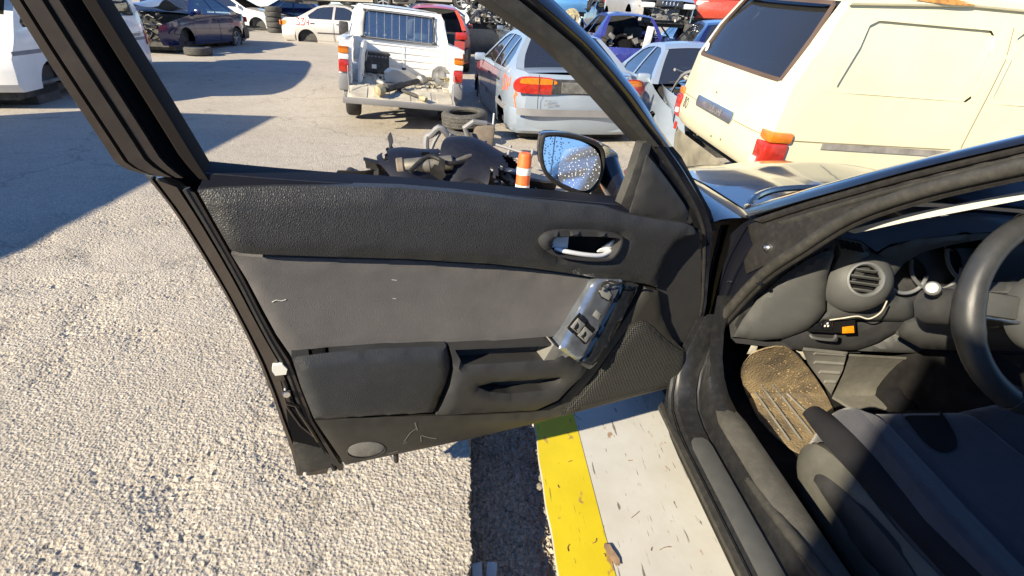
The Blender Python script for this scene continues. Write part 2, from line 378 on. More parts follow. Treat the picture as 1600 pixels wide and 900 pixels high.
# ---------------------------------------------------------------- small litter in the foreground
mat('pale_plastic', (.52, .60, .66), .35, var=.08)
mat('twig', (.22, .12, .06), .9, var=.4, vs=40); mat('paper', (.24, .16, .10), .85, var=.25, vs=30)
def litter():
    t = empty('plastic_strip', (.012, 1.02, -.15)); tag(t, 'pale grey plastic channel strip standing in the gravel gap', 'plastic strip')
    p = atz(757, 885, -.06); t.location = (float(p[0]), float(p[1]) - .02, -.185)
    for i, dx in enumerate((-.017, .018)):
        mb = MB(); mb.box((dx, 0, .05), (.031, .012, .14), Matrix.Rotation(.15 * (-1) ** i, 4, 'Z') @ Matrix.Rotation(-.35, 4, 'X'), bev=.002); mb.build('flange', 'pale_plastic', t)
    q = atz(955, 868, .006); mb = MB()
    ol = [(-.012, .040), (.004, .036), (.008, .018), (.014, .006), (.022, -.012), (.020, -.030), (.012, -.028), (.008, -.036), (.0, -.018), (-.010, .008), (-.016, .026)]
    mb.solid(ol, lambda a, c, w: (a, c, w + .003 + .002 * math.sin(a * 90) + .002 * math.sin(c * 70)), step=.008, t=.0012)
    o = mb.build('paper_scrap', 'paper'); o.location = (float(q[0]), float(q[1]), .004); tag(o, 'torn brown paper scrap on the edge of the yellow stripe', 'paper scrap')
    mb = MB(); rg = random.Random(4)
    for k in range(12):
        x = rg.uniform(.3, .78); y = rg.uniform(.72, 1.6); a = rg.uniform(0, 6.28); l = rg.choice((.006, .008, .012, .02, .03)); cv = rg.uniform(-.5, .5)
        if x > .28 + .5 * (y > 1.35): pass
        z0 = .0035 if x < .43 else .002
        pts = [(x + l * s * math.cos(a + cv * s), y + l * s * math.sin(a + cv * s), z0) for s in (-1, -.4, .2, 1)]
        mb.tube(pts, .0013 if l < .02 else .0009, 5)
    tag(mb.build('dry_litter', 'twig'), 'bits of dry twig and leaf scattered on the white board', 'litter', kind='stuff')
    ground_mat('pebble', (.34, .30, .25), (.28, .25, .2), (.2, .17, .14), .003, 60, False)
    mb = MB(); rg = random.Random(9)
    def stone(x, y, z, r):
        bm = bmesh.new(); bmesh.ops.create_icosphere(bm, subdivisions=1, radius=r)
        for v in bm.verts: v.co = Vector((v.co.x * rg.uniform(.7, 1.3), v.co.y * rg.uniform(.7, 1.3), v.co.z * rg.uniform(.4, .8)))
        bm.verts.index_update(); mb.add([v.co + Vector((x, y, z)) for v in bm.verts], [[v.index for v in f.verts] for f in bm.faces]); bm.free()
    for k in range(420): stone(rg.uniform(.02, .36), rg.uniform(.7, 1.9), -.192, rg.uniform(.003, .008))
    for k in range(14): stone(rg.uniform(.02, .30), rg.uniform(.8, 1.7), -.188, rg.uniform(.012, .022))
    tag(mb.build('gravel_stones', 'pebble'), 'loose gravel stones in the gap beside the platform', 'gravel', kind='stuff')
    mb = MB()
    for k in range(160):
        x = rg.uniform(-3.4, -.05); y = rg.uniform(.7, 5.); stone(x, y, .0, rg.uniform(.003, .007))
    tag(mb.build('loose_grit', 'pebble'), 'loose grit scattered over the rough concrete', 'grit', kind='stuff')
litter()
# ---------------------------------------------------------------- materials of the near car
paint('near_paint', (.006, .007, .012), 0., .22, .05, 1.)
mat('jamb_paint', (.032, .025, .021), .40, 0., var=.06, vs=6, coat=.3, dust=.07)
mat('guide_dark', (.016, .013, .012), .85, var=.1, spec=.1)
mat('belt_dark', (.008, .009, .015), .65, var=.1, spec=.12)
mat('vinyl', (.030, .031, .033), .5, var=.12, vs=7, bump=.9, bs=240, bd=.0022, kind='voronoi', dust=.04, spec=.45)
mat('vinyl_fine', (.034, .034, .035), .55, var=.08, vs=6, bump=.3, bs=700, bd=.0008, dust=.05, spec=.4)
mat('vinyl_pad', (.028, .030, .033), .45, var=.12, vs=9, bump=.7, bs=260, bd=.0016, kind='voronoi', dust=.06, spec=.5)
mat('door_fabric', (.125, .118, .116), .95, var=.10, vs=9, bump=.8, bs=620, bd=.0012, sheen=.35, spec=.15, dust=.10)
mat('lower_plastic', (.037, .035, .031), .42, var=.08, vs=5, bump=.25, bs=900, bd=.0006, dust=.06, spec=.45)
mat('grille', (.036, .036, .034), .6, var=.06, vs=6, bump=1., bs=170, bd=.006, kind='weave', dust=.05, spec=.3)
mat('gloss_black', (.012, .014, .018), .12, var=.2, vs=18, dust=.05, coat=.6)
mat('switch_sky_sheen', (.30, .33, .38), .22, .75, var=.25, vs=22, dust=.06)  # bright sky reflection on black switch trim, put into a silver base
mat('rubber', (.018, .017, .017), .55, var=.1, vs=12, bump=.2, bs=300, bd=.001, dust=.10)
mat('rubber_grey', (.034, .033, .030), .6, var=.10, vs=10, bump=.25, bs=200, bd=.0015, dust=.16)
mat('chrome', (.78, .79, .80), .18, 1., var=.05)
mat('satin_metal', (.62, .63, .64), .32, 1., var=.06)
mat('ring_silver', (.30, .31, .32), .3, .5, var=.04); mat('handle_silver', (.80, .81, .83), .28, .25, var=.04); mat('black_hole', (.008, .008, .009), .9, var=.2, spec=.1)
mat('white_plastic', (.80, .78, .72), .45, var=.06)
mat('grey_plastic', (.30, .30, .29), .5, var=.1); mat('switch_grey', (.19, .19, .18), .4, var=.12)
mat('dash_grey', (.074, .076, .076), .55, var=.05, vs=5, bump=.25, bs=900, bd=.0006, dust=.08, spec=.35)
mat('dash_dark', (.034, .035, .038), .65, var=.12, vs=5, bump=.2, bs=900, bd=.0006, dust=.12)
mat('leather', (.032, .033, .034), .38, var=.15, vs=12, bump=.35, bs=500, bd=.0008, kind='voronoi', dust=.06)
mat('seat_fabric', (.066, .068, .082), .95, var=.08, vs=14, bump=.8, bs=560, bd=.0014, sheen=.3, spec=.1, dust=.06)
mat('seat_dark', (.018, .018, .021), .9, var=.15, vs=14, bump=.8, bs=420, bd=.0015, kind='weave', spec=.15)
mat('carpet', (.022, .021, .021), 1., var=.3, vs=20, bump=.8, bs=700, bd=.003, spec=.05)
mat('mat_dirty', (.13, .105, .075), 1., var=.1, vs=9, bump=.9, bs=140, bd=.006, col2=(.31, .235, .135), spec=.1)
mat('scuff_grey', (.17, .165, .15), .7, var=.15, vs=9, bump=.4, bs=160, bd=.002, dust=.2)
mat('orange_plastic', (.85, .28, .01), .4, var=.06)
mat('black_glossy_strip', (.010, .011, .013), .06, var=.05, coat=1.)
glass('screen_glass', (.72, .8, .78))
def mirror_mat():
    m, nt, b = nm('mirror_glass'); L = nt.links.new; tc = N(nt, 'ShaderNodeTexCoord')
    b.inputs['Base Color'].default_value = (.72, .80, .88, 1); b.inputs['Metallic'].default_value = 1.
    v = N(nt, 'ShaderNodeTexVoronoi'); v.inputs['Scale'].default_value = 150; L(tc.outputs['Object'], v.inputs['Vector'])
    n = N(nt, 'ShaderNodeTexNoise'); n.inputs['Scale'].default_value = 26; n.inputs['Detail'].default_value = 6; L(tc.outputs['Object'], n.inputs['Vector'])
    r1 = N(nt, 'ShaderNodeMapRange'); r1.inputs[1].default_value = .30; r1.inputs[2].default_value = .20; r1.inputs[3].default_value = 0; r1.inputs[4].default_value = 1; L(v.outputs['Distance'], r1.inputs[0])
    r2 = N(nt, 'ShaderNodeMapRange'); r2.inputs[1].default_value = .40; r2.inputs[2].default_value = .52; L(n.outputs['Fac'], r2.inputs[0])
    mu = N(nt, 'ShaderNodeMath', operation='MULTIPLY'); L(r1.outputs[0], mu.inputs[0]); L(r2.outputs[0], mu.inputs[1])
    mm = N(nt, 'ShaderNodeMapRange'); mm.inputs[3].default_value = .9; mm.inputs[4].default_value = .1; L(mu.outputs[0], mm.inputs[0]); L(mm.outputs[0], b.inputs['Metallic'])
    rr = N(nt, 'ShaderNodeMapRange'); rr.inputs[3].default_value = .04; rr.inputs[4].default_value = .45; L(mu.outputs[0], rr.inputs[0]); L(rr.outputs[0], b.inputs['Roughness'])
    mx = N(nt, 'ShaderNodeMix', data_type='RGBA'); L(mu.outputs[0], mx.inputs[0]); mx.inputs[6].default_value = (.86, .86, .86, 1); mx.inputs[7].default_value = (.93, .95, .97, 1); L(mx.outputs[2], b.inputs['Base Color'])
    bn = N(nt, 'ShaderNodeBump'); bn.inputs['Strength'].default_value = .5; bn.inputs['Distance'].default_value = .001; L(mu.outputs[0], bn.inputs['Height']); L(bn.outputs[0], b.inputs['Normal'])
mirror_mat()

# ---------------------------------------------------------------- the near car: frame of reference
CL = np.array([1.52, .3, 0.])
car = empty('car', CL); tag(car, 'black car in the foreground with its front door wide open', 'car')
def W(o): o.location = Vector(-CL); return o
DB = atz(1050, 608, .28); DA = atz(540, 730, .30)
DU = DA - DB; DU[2] = 0; DU /= np.linalg.norm(DU); DN = np.array([-DU[1], DU[0], 0.])
def D(px, py, w=0.):
    q = atp(px, py, DB + DN * w, DN); return (float(np.dot(q - DB, DU)), float(q[2]))
def DL(pts, w=0.): return [D(x, y, w) for x, y in pts]
def dmap(w0): return lambda a, c, w: (a, w0 + w, c)
def sweep(left, right, prof, k=1):
    """a moulded strip: prof gives (fraction from left rail to right rail, height w)"""
    V = []; F = []; m = len(prof)
    for (l, r) in zip(left, right):
        for f, w in prof: V.append((l[0] + (r[0] - l[0]) * f, w, l[1] + (r[1] - l[1]) * f))
    for i in range(len(left) - 1):
        for j in range(m - 1): F.append((i * m + j, i * m + j + 1, (i + 1) * m + j + 1, (i + 1) * m + j))
    return V, F
def rails(a, b, n):
    def rs(P):
        P = np.array(P, float); s = np.r_[0, np.cumsum(np.hypot(*np.diff(P, axis=0).T))]; t = np.linspace(0, s[-1], n); return np.c_[np.interp(t, s, P[:, 0]), np.interp(t, s, P[:, 1])]
    return [tuple(p) for p in rs(a)], [tuple(p) for p in rs(b)]

def build_door():
    panel_left = [(307, 300), (335, 350), (360, 394), (385, 440), (410, 490), (432, 530), (455, 565), (470, 605), (490, 656), (538, 731)]
    edge_left = [(228, 273), (270, 325), (310, 388), (350, 455), (380, 512), (405, 565), (425, 615), (440, 660), (455, 702), (465, 741)]
    # outer skin (painted) and the pressed inner shell
    outer = DL([(240, 285), (310, 388), (380, 512), (425, 615), (465, 738), (535, 728), (740, 684), (1045, 606), (1075, 555), (1092, 470), (1092, 360), (985, 326), (800, 303), (500, 281), (325, 268)], -.06)
    mb = MB(); mb.solid(outer, lambda a, c, w: (a, -.075 - .05 * max(0, math.sin(max(0, min(1, (c - .28) / .85)) * math.pi)) ** .7 + w * .6, c), step=.05, t=.012)
    inner = DL([(300, 305), (360, 400), (455, 570), (490, 660), (535, 722), (740, 682), (870, 650), (1045, 602), (1072, 555), (1086, 470), (1086, 362), (980, 330), (800, 308), (500, 290)], -.03)
    mb.solid(inner, lambda a, c, w: (a, -.035 + w, c), step=.08, t=.03)
    door = mb.build('door', 'near_paint', car); door.location = Vector(DB * np.array([1, 1, 0]) - CL); door.rotation_euler = (0, 0, math.atan2(DU[1], DU[0]))
    tag(door, 'open black front door seen from its trimmed inner side')
    # rear edge flange
    l, r = rails(DL(edge_left, -.04), DL(panel_left, -.02), 30)
    prof = [(-.02, -.075), (0, -.035), (.10, -.030), (.13, -.045), (.18, -.045), (.21, -.026), (.62, -.016), (.66, -.032), (.74, -.036), (.80, -.030), (.88, -.014), (.97, -.014), (1.0, -.03)]
    mb = MB(); mb.add(*sweep(l, r, prof)); mb.build('rear_flange', 'jamb_paint', door)
    l2, r2 = rails(DL([(e[0] * .27 + p[0] * .73, e[1] * .27 + p[1] * .73) for e, p in zip(edge_left, panel_left)], -.02), DL([(e[0] * .14 + p[0] * .86, e[1] * .14 + p[1] * .86) for e, p in zip(edge_left, panel_left)], -.02), 30)
    MB().tube([((a[0] + b[0]) / 2, -.020, (a[1] + b[1]) / 2) for a, b in zip(l2, r2)], .0075, 8).build('edge_seal', 'rubber', door)
    # latch hardware
    mb = MB(); mb.patch(DL([(426, 575), (441, 572), (449, 580), (447, 588), (430, 590), (425, 583)], 0), dmap(-.004), step=.02, depth=.02, pr=.005, ph=.003); mb.build('latch_cover', 'white_plastic', door)
    c = D(448, 615, -.01); MB().lathe([(0, .006), (.008, .006), (.010, .0), (.010, -.02)], 14, Matrix.Translation((c[0], -.010, c[1])) @ Matrix.Rotation(R_(-90), 4, 'X')).build('latch_bolt', 'chrome', door)
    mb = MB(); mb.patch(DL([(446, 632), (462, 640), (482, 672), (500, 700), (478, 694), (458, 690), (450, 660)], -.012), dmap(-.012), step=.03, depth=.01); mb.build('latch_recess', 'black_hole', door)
    mb = MB(); mb.tube([(*(lambda q: (q[0], -.010, q[1]))(D(x, y, -.01)),) for x, y in ((446, 630), (462, 634), (468, 645), (486, 672), (497, 690))], .004, 6)
    mb.tube([(*(lambda q: (q[0], -.012, q[1]))(D(x, y, -.012)),) for x, y in ((438, 595), (448, 635), (470, 665), (494, 684))], .003, 6); mb.build('latch_cable', 'jamb_paint', door)
    mb = MB(); mb.patch(DL([(458, 698), (474, 690), (500, 700), (533, 727), (500, 735), (468, 741)], -.01), dmap(-.008), step=.03, depth=.05, pr=.01, ph=.006); mb.build('corner_seal', 'rubber_grey', door)
    # upper rear frame beside the window
    lf, rf = rails(DL([(-96, -157), (8, 0), (60, 82), (105, 150), (150, 217), (176, 256), (197, 268), (228, 274)], -.03), DL([(56, -170), (160, 0), (195, 57), (228, 110), (270, 178), (305, 236), (322, 264), (330, 276)], -.03), 26)
    prof = [(-.01, -.09), (0, -.045), (.03, -.034), (.14, -.030), (.155, -.044), (.19, -.044), (.20, -.024), (.39, -.020), (.405, -.038), (.455, -.038), (.465, -.018), (.575, -.016), (.585, -.06), (.61, -.075)]
    MB().add(*sweep(lf, rf, prof)).build('rear_window_frame', 'jamb_paint', door)
    MB().add(*sweep(lf, rf, [(.585, -.060), (.60, -.030), (.80, -.066), (.81, -.07)])).build('glass_channel', 'black_glossy_strip', door)
    MB().add(*sweep(lf, rf, [(.795, -.085), (.80, -.022), (.83, -.012), (.97, -.008), (1.0, -.018), (1.01, -.085)])).build('window_guide', 'guide_dark', door)
    # front frame of the window
    lf, rf = rails(DL([(650, -100), (762, 0), (820, 40), (870, 76), (912, 118), (950, 160), (985, 200), (1010, 228)], -.02), DL([(760, -110), (880, 0), (912, 32), (945, 66), (980, 108), (1014, 152), (1040, 198), (1060, 228)], -.02), 24)
    MB().add(*sweep(lf, rf, [(0, -.10), (0, -.03), (.03, -.018), (.30, -.008), (.36, -.012), (.38, -.05)])).build('front_frame_seal', 'rubber_grey', door)
    MB().add(*sweep(lf, rf, [(.37, -.055), (.43, -.05), (.44, -.02), (.48, -.012), (.60, -.006), (.78, -.016), (.90, -.045), (.96, -.05), (1.0, -.07), (1.0, -.12)])).build('front_window_frame', 'near_paint', door)
    lf2, rf2 = rails(DL([(1008, 226), (1030, 258), (1058, 300), (1076, 330), (1087, 360), (1092, 400), (1092, 470), (1078, 556), (1062, 600)], -.02), DL([(1060, 228), (1085, 262), (1106, 300), (1122, 332), (1128, 360), (1118, 400), (1108, 470), (1090, 556), (1072, 600)], -.02), 26)
    MB().add(*sweep(lf2, rf2, [(0, -.05), (.05, -.03), (.25, -.02), (.32, -.034), (.36, -.016), (.55, -.010), (.62, -.03), (.8, -.038), (1, -.06), (1, -.12)])).build('front_flange', 'near_paint', door)
    MB().tube([(a[0] * .7 + b[0] * .3, -.018, a[1] * .7 + b[1] * .3) for a, b in zip(lf2, rf2)], .006, 8).build('front_seal', 'rubber', door)
    top = []
    a = D(-20, -165, -.03); b = D(705, -105, -.03)
    mb = MB(); mb.tube([(a[0] + .02, -.04, a[1] - .02), (a[0] - .05, -.04, a[1] + .012), ((a[0] + b[0]) / 2, -.04, max(a[1], b[1]) + .03), (b[0] + .05, -.04, b[1] + .02), (b[0] - .02, -.04, b[1] - .02)], .032, 8); mb.build('top_frame', 'jamb_paint', door)
    # belt strip under the window
    belt_top = [(322, 266), (420, 275), (500, 281), (640, 290), (800, 303), (900, 311), (978, 318)]
    belt_bot = [(308, 301), (420, 294), (530, 294), (640, 296), (800, 312), (900, 321), (985, 334)]
    l, r = rails(DL(belt_top, -.03), DL(belt_bot, .0), 24)
    MB().add(*sweep(l, r, [(0, -.10), (0, -.020), (.08, -.012), (.5, -.008), (1, -.004), (1.05, -.02)])).build('belt_strip', 'belt_dark', door)
    MB().add(*sweep(l, r, [(.02, -.035), (.02, -.015), (.10, -.012), (.2, -.018)])).build('belt_seal', 'rubber', door)
    # handle recess is cut out of the upper trim
    opening = [(858, 384), (862, 372), (875, 367), (920, 367), (955, 369), (968, 372), (966, 384), (957, 398), (945, 403), (905, 402), (870, 397)]
    bez = [(842, 378), (848, 367), (862, 361), (885, 359), (930, 361), (958, 364), (971, 370), (970, 384), (960, 400), (945, 407), (905, 406), (868, 399), (850, 390)]
    wt = .018; opening = spline(opening, 3, True); bez = spline(bez, 3, True)
    tr = [(307, 301), (345, 297), (430, 294), (530, 294), (630, 296), (720, 303), (800, 312), (880, 319), (950, 326), (985, 336), (1030, 344), (1068, 349), (1083, 354), (1088, 362), (1086, 369), (1070, 373), (1056, 383), (1044, 400), (1034, 428), (1031, 452),
          (1010, 446), (970, 441), (940, 438), (900, 430), (840, 421), (770, 413), (700, 409), (640, 405), (500, 401), (400, 398), (375, 396), (360, 391), (335, 349)]
    def wtrim(a, c, w): return (a, wt + w + .010 * math.sin(a * 7 + c * 5) * 0 + .012 * math.sin(max(0, min(1, (c - .75) / .33)) * math.pi), c)
    mb = MB(); mb.patch(DL(tr, wt), wtrim, holes=[DL(opening, wt)], step=.02, depth=.03, pr=.028, ph=.013)
    tag(mb.build('upper_trim', 'vinyl', door), 'grained black vinyl upper door trim')
    fab = [(361, 397), (376, 400), (400, 402), (500, 405), (640, 409), (700, 413), (770, 417), (840, 425), (900, 434), (938, 442), (930, 457), (905, 487), (886, 510), (866, 525), (840, 532), (780, 536), (705, 541), (600, 546), (520, 552), (456, 560), (432, 527), (410, 487), (385, 438)]
    def wfab(a, c, w): return (a, .006 + w - .012 * math.sin(max(0, min(1, (c - .62) / .34)) * math.pi), c)
    mb = MB(); mb.patch(DL(fab, .0), wfab, step=.02, depth=.03, pr=.012, ph=.006); tag(mb.build('fabric_insert', 'door_fabric', door), 'worn grey fabric insert of the door')
    pad = [(456, 563), (520, 555), (600, 549), (699, 544), (703, 560), (704, 576), (697, 602), (689, 622), (678, 648), (600, 651), (491, 656), (470, 606)]
    def wpad(a, c, w): return (a, .040 + w + .010 * math.sin(max(0, min(1, (c - .42) / .25)) * math.pi), c)
    mb = MB(); mb.patch(DL(pad, .035), wpad, step=.016, depth=.06, pr=.034, ph=.018); mb.build('armrest_pad', 'vinyl_pad', door)
    pocket = [(712, 549), (790, 545), (866, 541), (872, 548), (862, 558), (845, 563), (790, 567), (724, 571)]
    slot = [(746, 606), (772, 599), (820, 597), (860, 594), (877, 592), (880, 597), (872, 606), (855, 614), (800, 619), (765, 615)]
    pull = [(704, 545), (790, 541), (860, 536), (872, 542), (890, 556), (906, 566), (919, 573), (908, 590), (893, 606), (873, 627), (838, 643), (740, 648), (682, 650), (693, 624), (702, 602), (708, 576), (707, 560)]
    mb = MB(); mb.patch(DL(pull, .035), wpad, holes=[DL(pocket, .04), DL(slot, .045)], step=.018, depth=.055, pr=.016, ph=.010); mb.build('armrest_pull', 'vinyl_fine', door)
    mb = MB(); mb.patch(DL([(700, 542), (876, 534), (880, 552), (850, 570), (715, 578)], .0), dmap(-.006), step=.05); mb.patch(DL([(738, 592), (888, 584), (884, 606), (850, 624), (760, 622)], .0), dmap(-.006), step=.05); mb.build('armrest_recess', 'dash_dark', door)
    low = [(492, 659), (600, 654), (682, 652), (740, 651), (838, 646), (876, 630), (898, 606), (922, 576), (966, 518), (1012, 452), (1030, 456), (1032, 468), (1037, 500), (1052, 530), (1079, 557), (1069, 590), (1050, 607), (960, 631), (872, 654), (835, 664), (740, 687), (640, 708), (540, 729)]
    def wlow(a, c, w): return (a, .012 + w, c)
    mb = MB(); mb.patch(DL(low, .012), wlow, step=.02, depth=.04, pr=.012, ph=.006); mb.build('lower_panel', 'lower_plastic', door)
    spk = [(1003, 504), (1018, 509), (1035, 525), (1055, 543), (1073, 557), (1066, 588), (1048, 604), (960, 628), (878, 651), (905, 622), (930, 592), (960, 550), (985, 517)]
    mb = MB(); mb.patch(DL(spline(spk, 3, True), .024), dmap(.025), step=.016, depth=.02, pr=.03, ph=.010); mb.build('speaker_grille', 'grille', door)
    cor = [(1091, 362), (1060, 371), (1040, 396), (1027, 430), (1024, 465), (1031, 505), (1047, 535), (1078, 562), (1087, 520), (1094, 470), (1094, 400)]
    mb = MB(); mb.patch(DL(cor, -.02), lambda a, c, w: (a, -.016 + w, c), step=.025, depth=.03); mb.build('corner_panel', 'vinyl_fine', door)
    # inner handle
    mb = MB(); mb.patch(DL(bez, .035), dmap(.047), holes=[DL([(x * .985 + 913 * .015, y * .98 + 384 * .02) for x, y in opening], .03)], step=.012, depth=.03, pr=.010, ph=.007); mb.build('handle_bezel', 'vinyl_fine', door)
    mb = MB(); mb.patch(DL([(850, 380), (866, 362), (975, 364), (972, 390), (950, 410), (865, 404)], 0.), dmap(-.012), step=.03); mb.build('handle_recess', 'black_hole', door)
    lev = spline([(*(lambda q: (q[0], w, q[1]))(D(x, y, w)),) for x, y, w in ((866, 388, .012), (885, 393, .026), (915, 398, .030), (940, 399, .026), (955, 392, .012))], 5)
    mb = MB(); mb.tube(lev, [.005] + [.0062] * (len(lev) - 2) + [.005], 10)
    mb.patch(DL([(866, 372), (889, 370), (887, 388), (863, 387)], .012), dmap(.014), step=.02, depth=.008, pr=.004, ph=.003)
    mb.patch(DL([(965, 372), (955, 394), (934, 394), (943, 386)], .006), dmap(.008), step=.02, depth=.006, pr=.003, ph=.002)
    mb.build('inner_handle', 'handle_silver', door)
    # switch panel
    swt = lambda c: .046 - (c - .63) * .22
    swp = [(936, 455), (946, 446), (962, 444), (986, 446), (976, 464), (946, 507), (914, 552), (901, 563), (874, 546), (881, 535), (905, 499)]
    mb = MB(); mb.patch(DL([(980, 446), (1000, 447), (1008, 452), (1002, 464), (960, 524), (928, 563), (917, 572), (900, 564), (912, 550), (946, 504), (974, 462)], .035), lambda a, c, w: (a, swt(c) - .014 + w, c), step=.012, depth=.07, pr=.010, ph=.008); mb.build('switch_side', 'gloss_black', door)
    mb = MB(); mb.patch(DL(swp, .05), lambda a, c, w: (a, swt(c) + w, c), step=.012, depth=.08, pr=.016, ph=.009); mb.build('switch_panel', 'switch_sky_sheen', door)
    def btn(pts, w, m, name='switch_button', pr=.003):
        mb = MB(); mb.patch(DL(pts, w), lambda a, c, q: (a, swt(c) + w - .052 + q, c), step=.008, depth=.008, pr=pr, ph=.0022); return mb.build(name, m, door)
    btn([(912, 495), (934, 516), (914, 541), (891, 518)], .0535, 'black_hole', 'switch_well')
    btn([(909, 503), (918, 511), (906, 524), (896, 516)], .059, 'switch_grey'); btn([(918, 514), (928, 523), (916, 536), (905, 527)], .059, 'switch_grey')
    for q in ([(907, 508), (912, 512), (904, 521), (899, 517)], [(917, 519), (922, 523), (914, 532), (909, 528)]): btn(q, .0605, 'gloss_black', 'switch_rocker')
    btn([(915, 498), (922, 505), (918, 510), (911, 503)], .058, 'gloss_black')
    btn([(938, 490), (945, 496), (939, 504), (931, 498)], .0555, 'switch_grey')
    btn([(950, 453), (961, 459), (968, 468), (960, 480), (947, 474), (942, 465)], .0535, 'black_hole', 'switch_well'); btn([(951, 456), (962, 463), (965, 469), (959, 476), (949, 471), (946, 464)], .057, 'switch_grey')
    btn([(962, 448), (969, 449), (974, 456), (970, 461), (962, 458), (958, 452)], .0555, 'switch_grey')
    mb = MB(); mb.patch(DL([(866, 539), (890, 557), (878, 562), (850, 564)], .048), dmap(.05), step=.02, depth=.05, pr=.006, ph=.004); mb.build('grip_end', 'scuff_grey', door)
    # torn rim above the switches
    mb = MB(); mb.tube([(*(lambda q: (q[0], .035, q[1]))(D(x, y, .03)),) for x, y in ((936, 452), (941, 441), (952, 438), (966, 441), (980, 442), (995, 445))], .0032, 6)
    mb.tube([(*(lambda q: (q[0], .042, q[1]))(D(x, y, .04)),) for x, y in ((938, 446), (948, 442), (958, 444), (972, 440))], .002, 5); mb.build('torn_rim', 'rubber', door)
    # round reflector, drain pin
    rf_ = [(572 + 28 * math.cos(t) + 4 * math.sin(t), 703 + 10.5 * math.sin(t) - 4 * math.cos(t)) for t in np.linspace(0, 2 * math.pi, 28, endpoint=False)]
    mb = MB(); mb.patch(DL(rf_, .016), dmap(.017), step=.012, depth=.008, pr=.006, ph=.003); mb.build('reflector', 'scuff_grey', door)
    mb = MB(); mb.tube([(*(lambda q: (q[0], .012, q[1]))(D(x, y, .01)),) for x, y in ((572 + 29.5 * math.cos(t) + 4 * math.sin(t), 703 + 11.5 * math.sin(t) - 4 * math.cos(t)) for t in np.linspace(0, 2 * math.pi, 28, endpoint=False))], .0022, 6, closed=True); mb.build('reflector_rim', 'lower_plastic', door)
    q = D(619, 716, -.01); MB().tube([(q[0], -.01, q[1] + .02), (q[0], -.01, q[1] - .012), (q[0], -.01, q[1] - .018)], [.008, .007, .003], 8).build('drain_pin', 'rubber', door)
    # sail trim and its upright
    mb = MB(); mb.patch(DL([(1012, 243), (1022, 254), (1048, 288), (1070, 320), (1083, 346), (1080, 350), (1040, 344), (985, 333), (988, 322)], .0), dmap(.006), step=.02, depth=.03, pr=.02, ph=.008); mb.build('sail_trim', 'vinyl_fine', door)
    mb = MB(); mb.patch(DL([(1003, 224), (1011, 221), (1017, 226), (1003, 280), (986, 333), (970, 319), (985, 280)], -.01), dmap(-.004), step=.02, depth=.03, pr=.008, ph=.004); mb.build('window_bar', 'rubber_grey', door)
    mb = MB(); mb.patch(DL([(1004, 222), (1040, 215), (1066, 245), (1112, 330), (1122, 362), (1060, 356), (980, 336)], -.03), dmap(-.034), step=.03, depth=.02); mb.build('sail_back', 'rubber', door)
    # folded mirror
    wm = -.14
    rim = [(850, 209), (875, 208), (912, 215), (940, 229), (944, 258), (934, 287), (919, 302), (905, 303), (875, 291), (851, 271), (843, 243), (845, 218)]
    gl = [(860, 218), (882, 217), (910, 222), (930, 234), (936, 252), (932, 273), (920, 290), (907, 296), (887, 290), (867, 279), (854, 260), (851, 237)]
    R1 = DL(spline(rim, 4, True), wm); G1 = DL(spline(gl, 4, True), wm)
    nR = len(R1); rings = []
    c1 = np.array(R1).mean(0); tgt = np.array(D(974, 272, wm))
    for t, sc_, w in ((0, .93, -.006), (0, .97, .004), (.0, 1.0, -.006), (.10, 1.02, -.05), (.38, .96, -.09), (.70, .84, -.115), (.95, .66, -.12), (1.1, .4, -.115), (1.2, .2, -.11)):
        cc = c1 + (tgt - c1) * t; rings.append([(cc[0] + (p[0] - c1[0]) * sc_, wm + w, cc[1] + (p[1] - c1[1]) * sc_) for p in R1])
    mb = MB(); V = [p for r in rings for p in r]; F = [(i * nR + k, i * nR + (k + 1) % nR, (i + 1) * nR + (k + 1) % nR, (i + 1) * nR + k) for i in range(len(rings) - 1) for k in range(nR)]
    F.append(tuple((len(rings) - 1) * nR + k for k in range(nR))); mb.add(V, F)
    st0 = D(968, 292, wm); st1 = D(985, 318, -.06)
    mb.tube([(tgt[0], wm - .09, tgt[1]), (st0[0], wm - .03, st0[1]), (st1[0] + .01, -.09, st1[1]), (st1[0] - .05, -.06, st1[1])], [.04, .038, .034, .03], 12)
    mb.build('door_mirror', 'near_paint', door)
    mb = MB(); mb.tube([((p[0] - c1[0]) * .955 + c1[0], wm + .002, (p[1] - c1[1]) * .955 + c1[1]) for p in R1], .006, 8, closed=True); mb.build('mirror_rim', 'rubber', door)
    tilt = lambda a, c, w: (a, wm - .012 + w + (a - c1[0]) * -.22 + (c - c1[1]) * -.20 + .12 * ((a - c1[0]) ** 2 + (c - c1[1]) ** 2), c)
    mb = MB(); mb.patch(G1, tilt, step=.016); mb.build('mirror_glass', 'mirror_glass', door)
    ln = DL([(876, 217), (864, 277)], wm); mb = MB(); mb.ribbon([[tuple(np.array(ln[0]) * (1 - t) + np.array(ln[1]) * t) for t in np.linspace(0, 1, 8)]], .0022, lambda a, c, w: tilt(a, c, .0015)); mb.build('mirror_line', 'white_plastic', door)
    # scratches in the lower panel
    for st in ([(631, 690), (640, 677), (650, 669)], [(648, 660), (652, 672)], [(657, 681), (658, 690)], [(658, 680), (672, 684), (682, 685)], [(630, 693), (636, 690)], [(606, 709), (622, 704)]):
        P = DL(st, .013); mb = MB(); mb.ribbon([P], .0022, dmap(.0125), w=.0012); mb.build('scratch', 'scuff_grey', door)
    for st in ([(425, 472), (432, 469), (440, 470), (447, 468)], [(612, 437), (620, 438)], [(614, 466), (619, 467)], [(696, 507), (700, 508)]):
        P = DL(spline(st, 4), -.004); MB().tube([(p[0], -.004, p[1]) for p in P], .0006, 5).build('lint', 'white_plastic', door)
    return door
door = build_door()
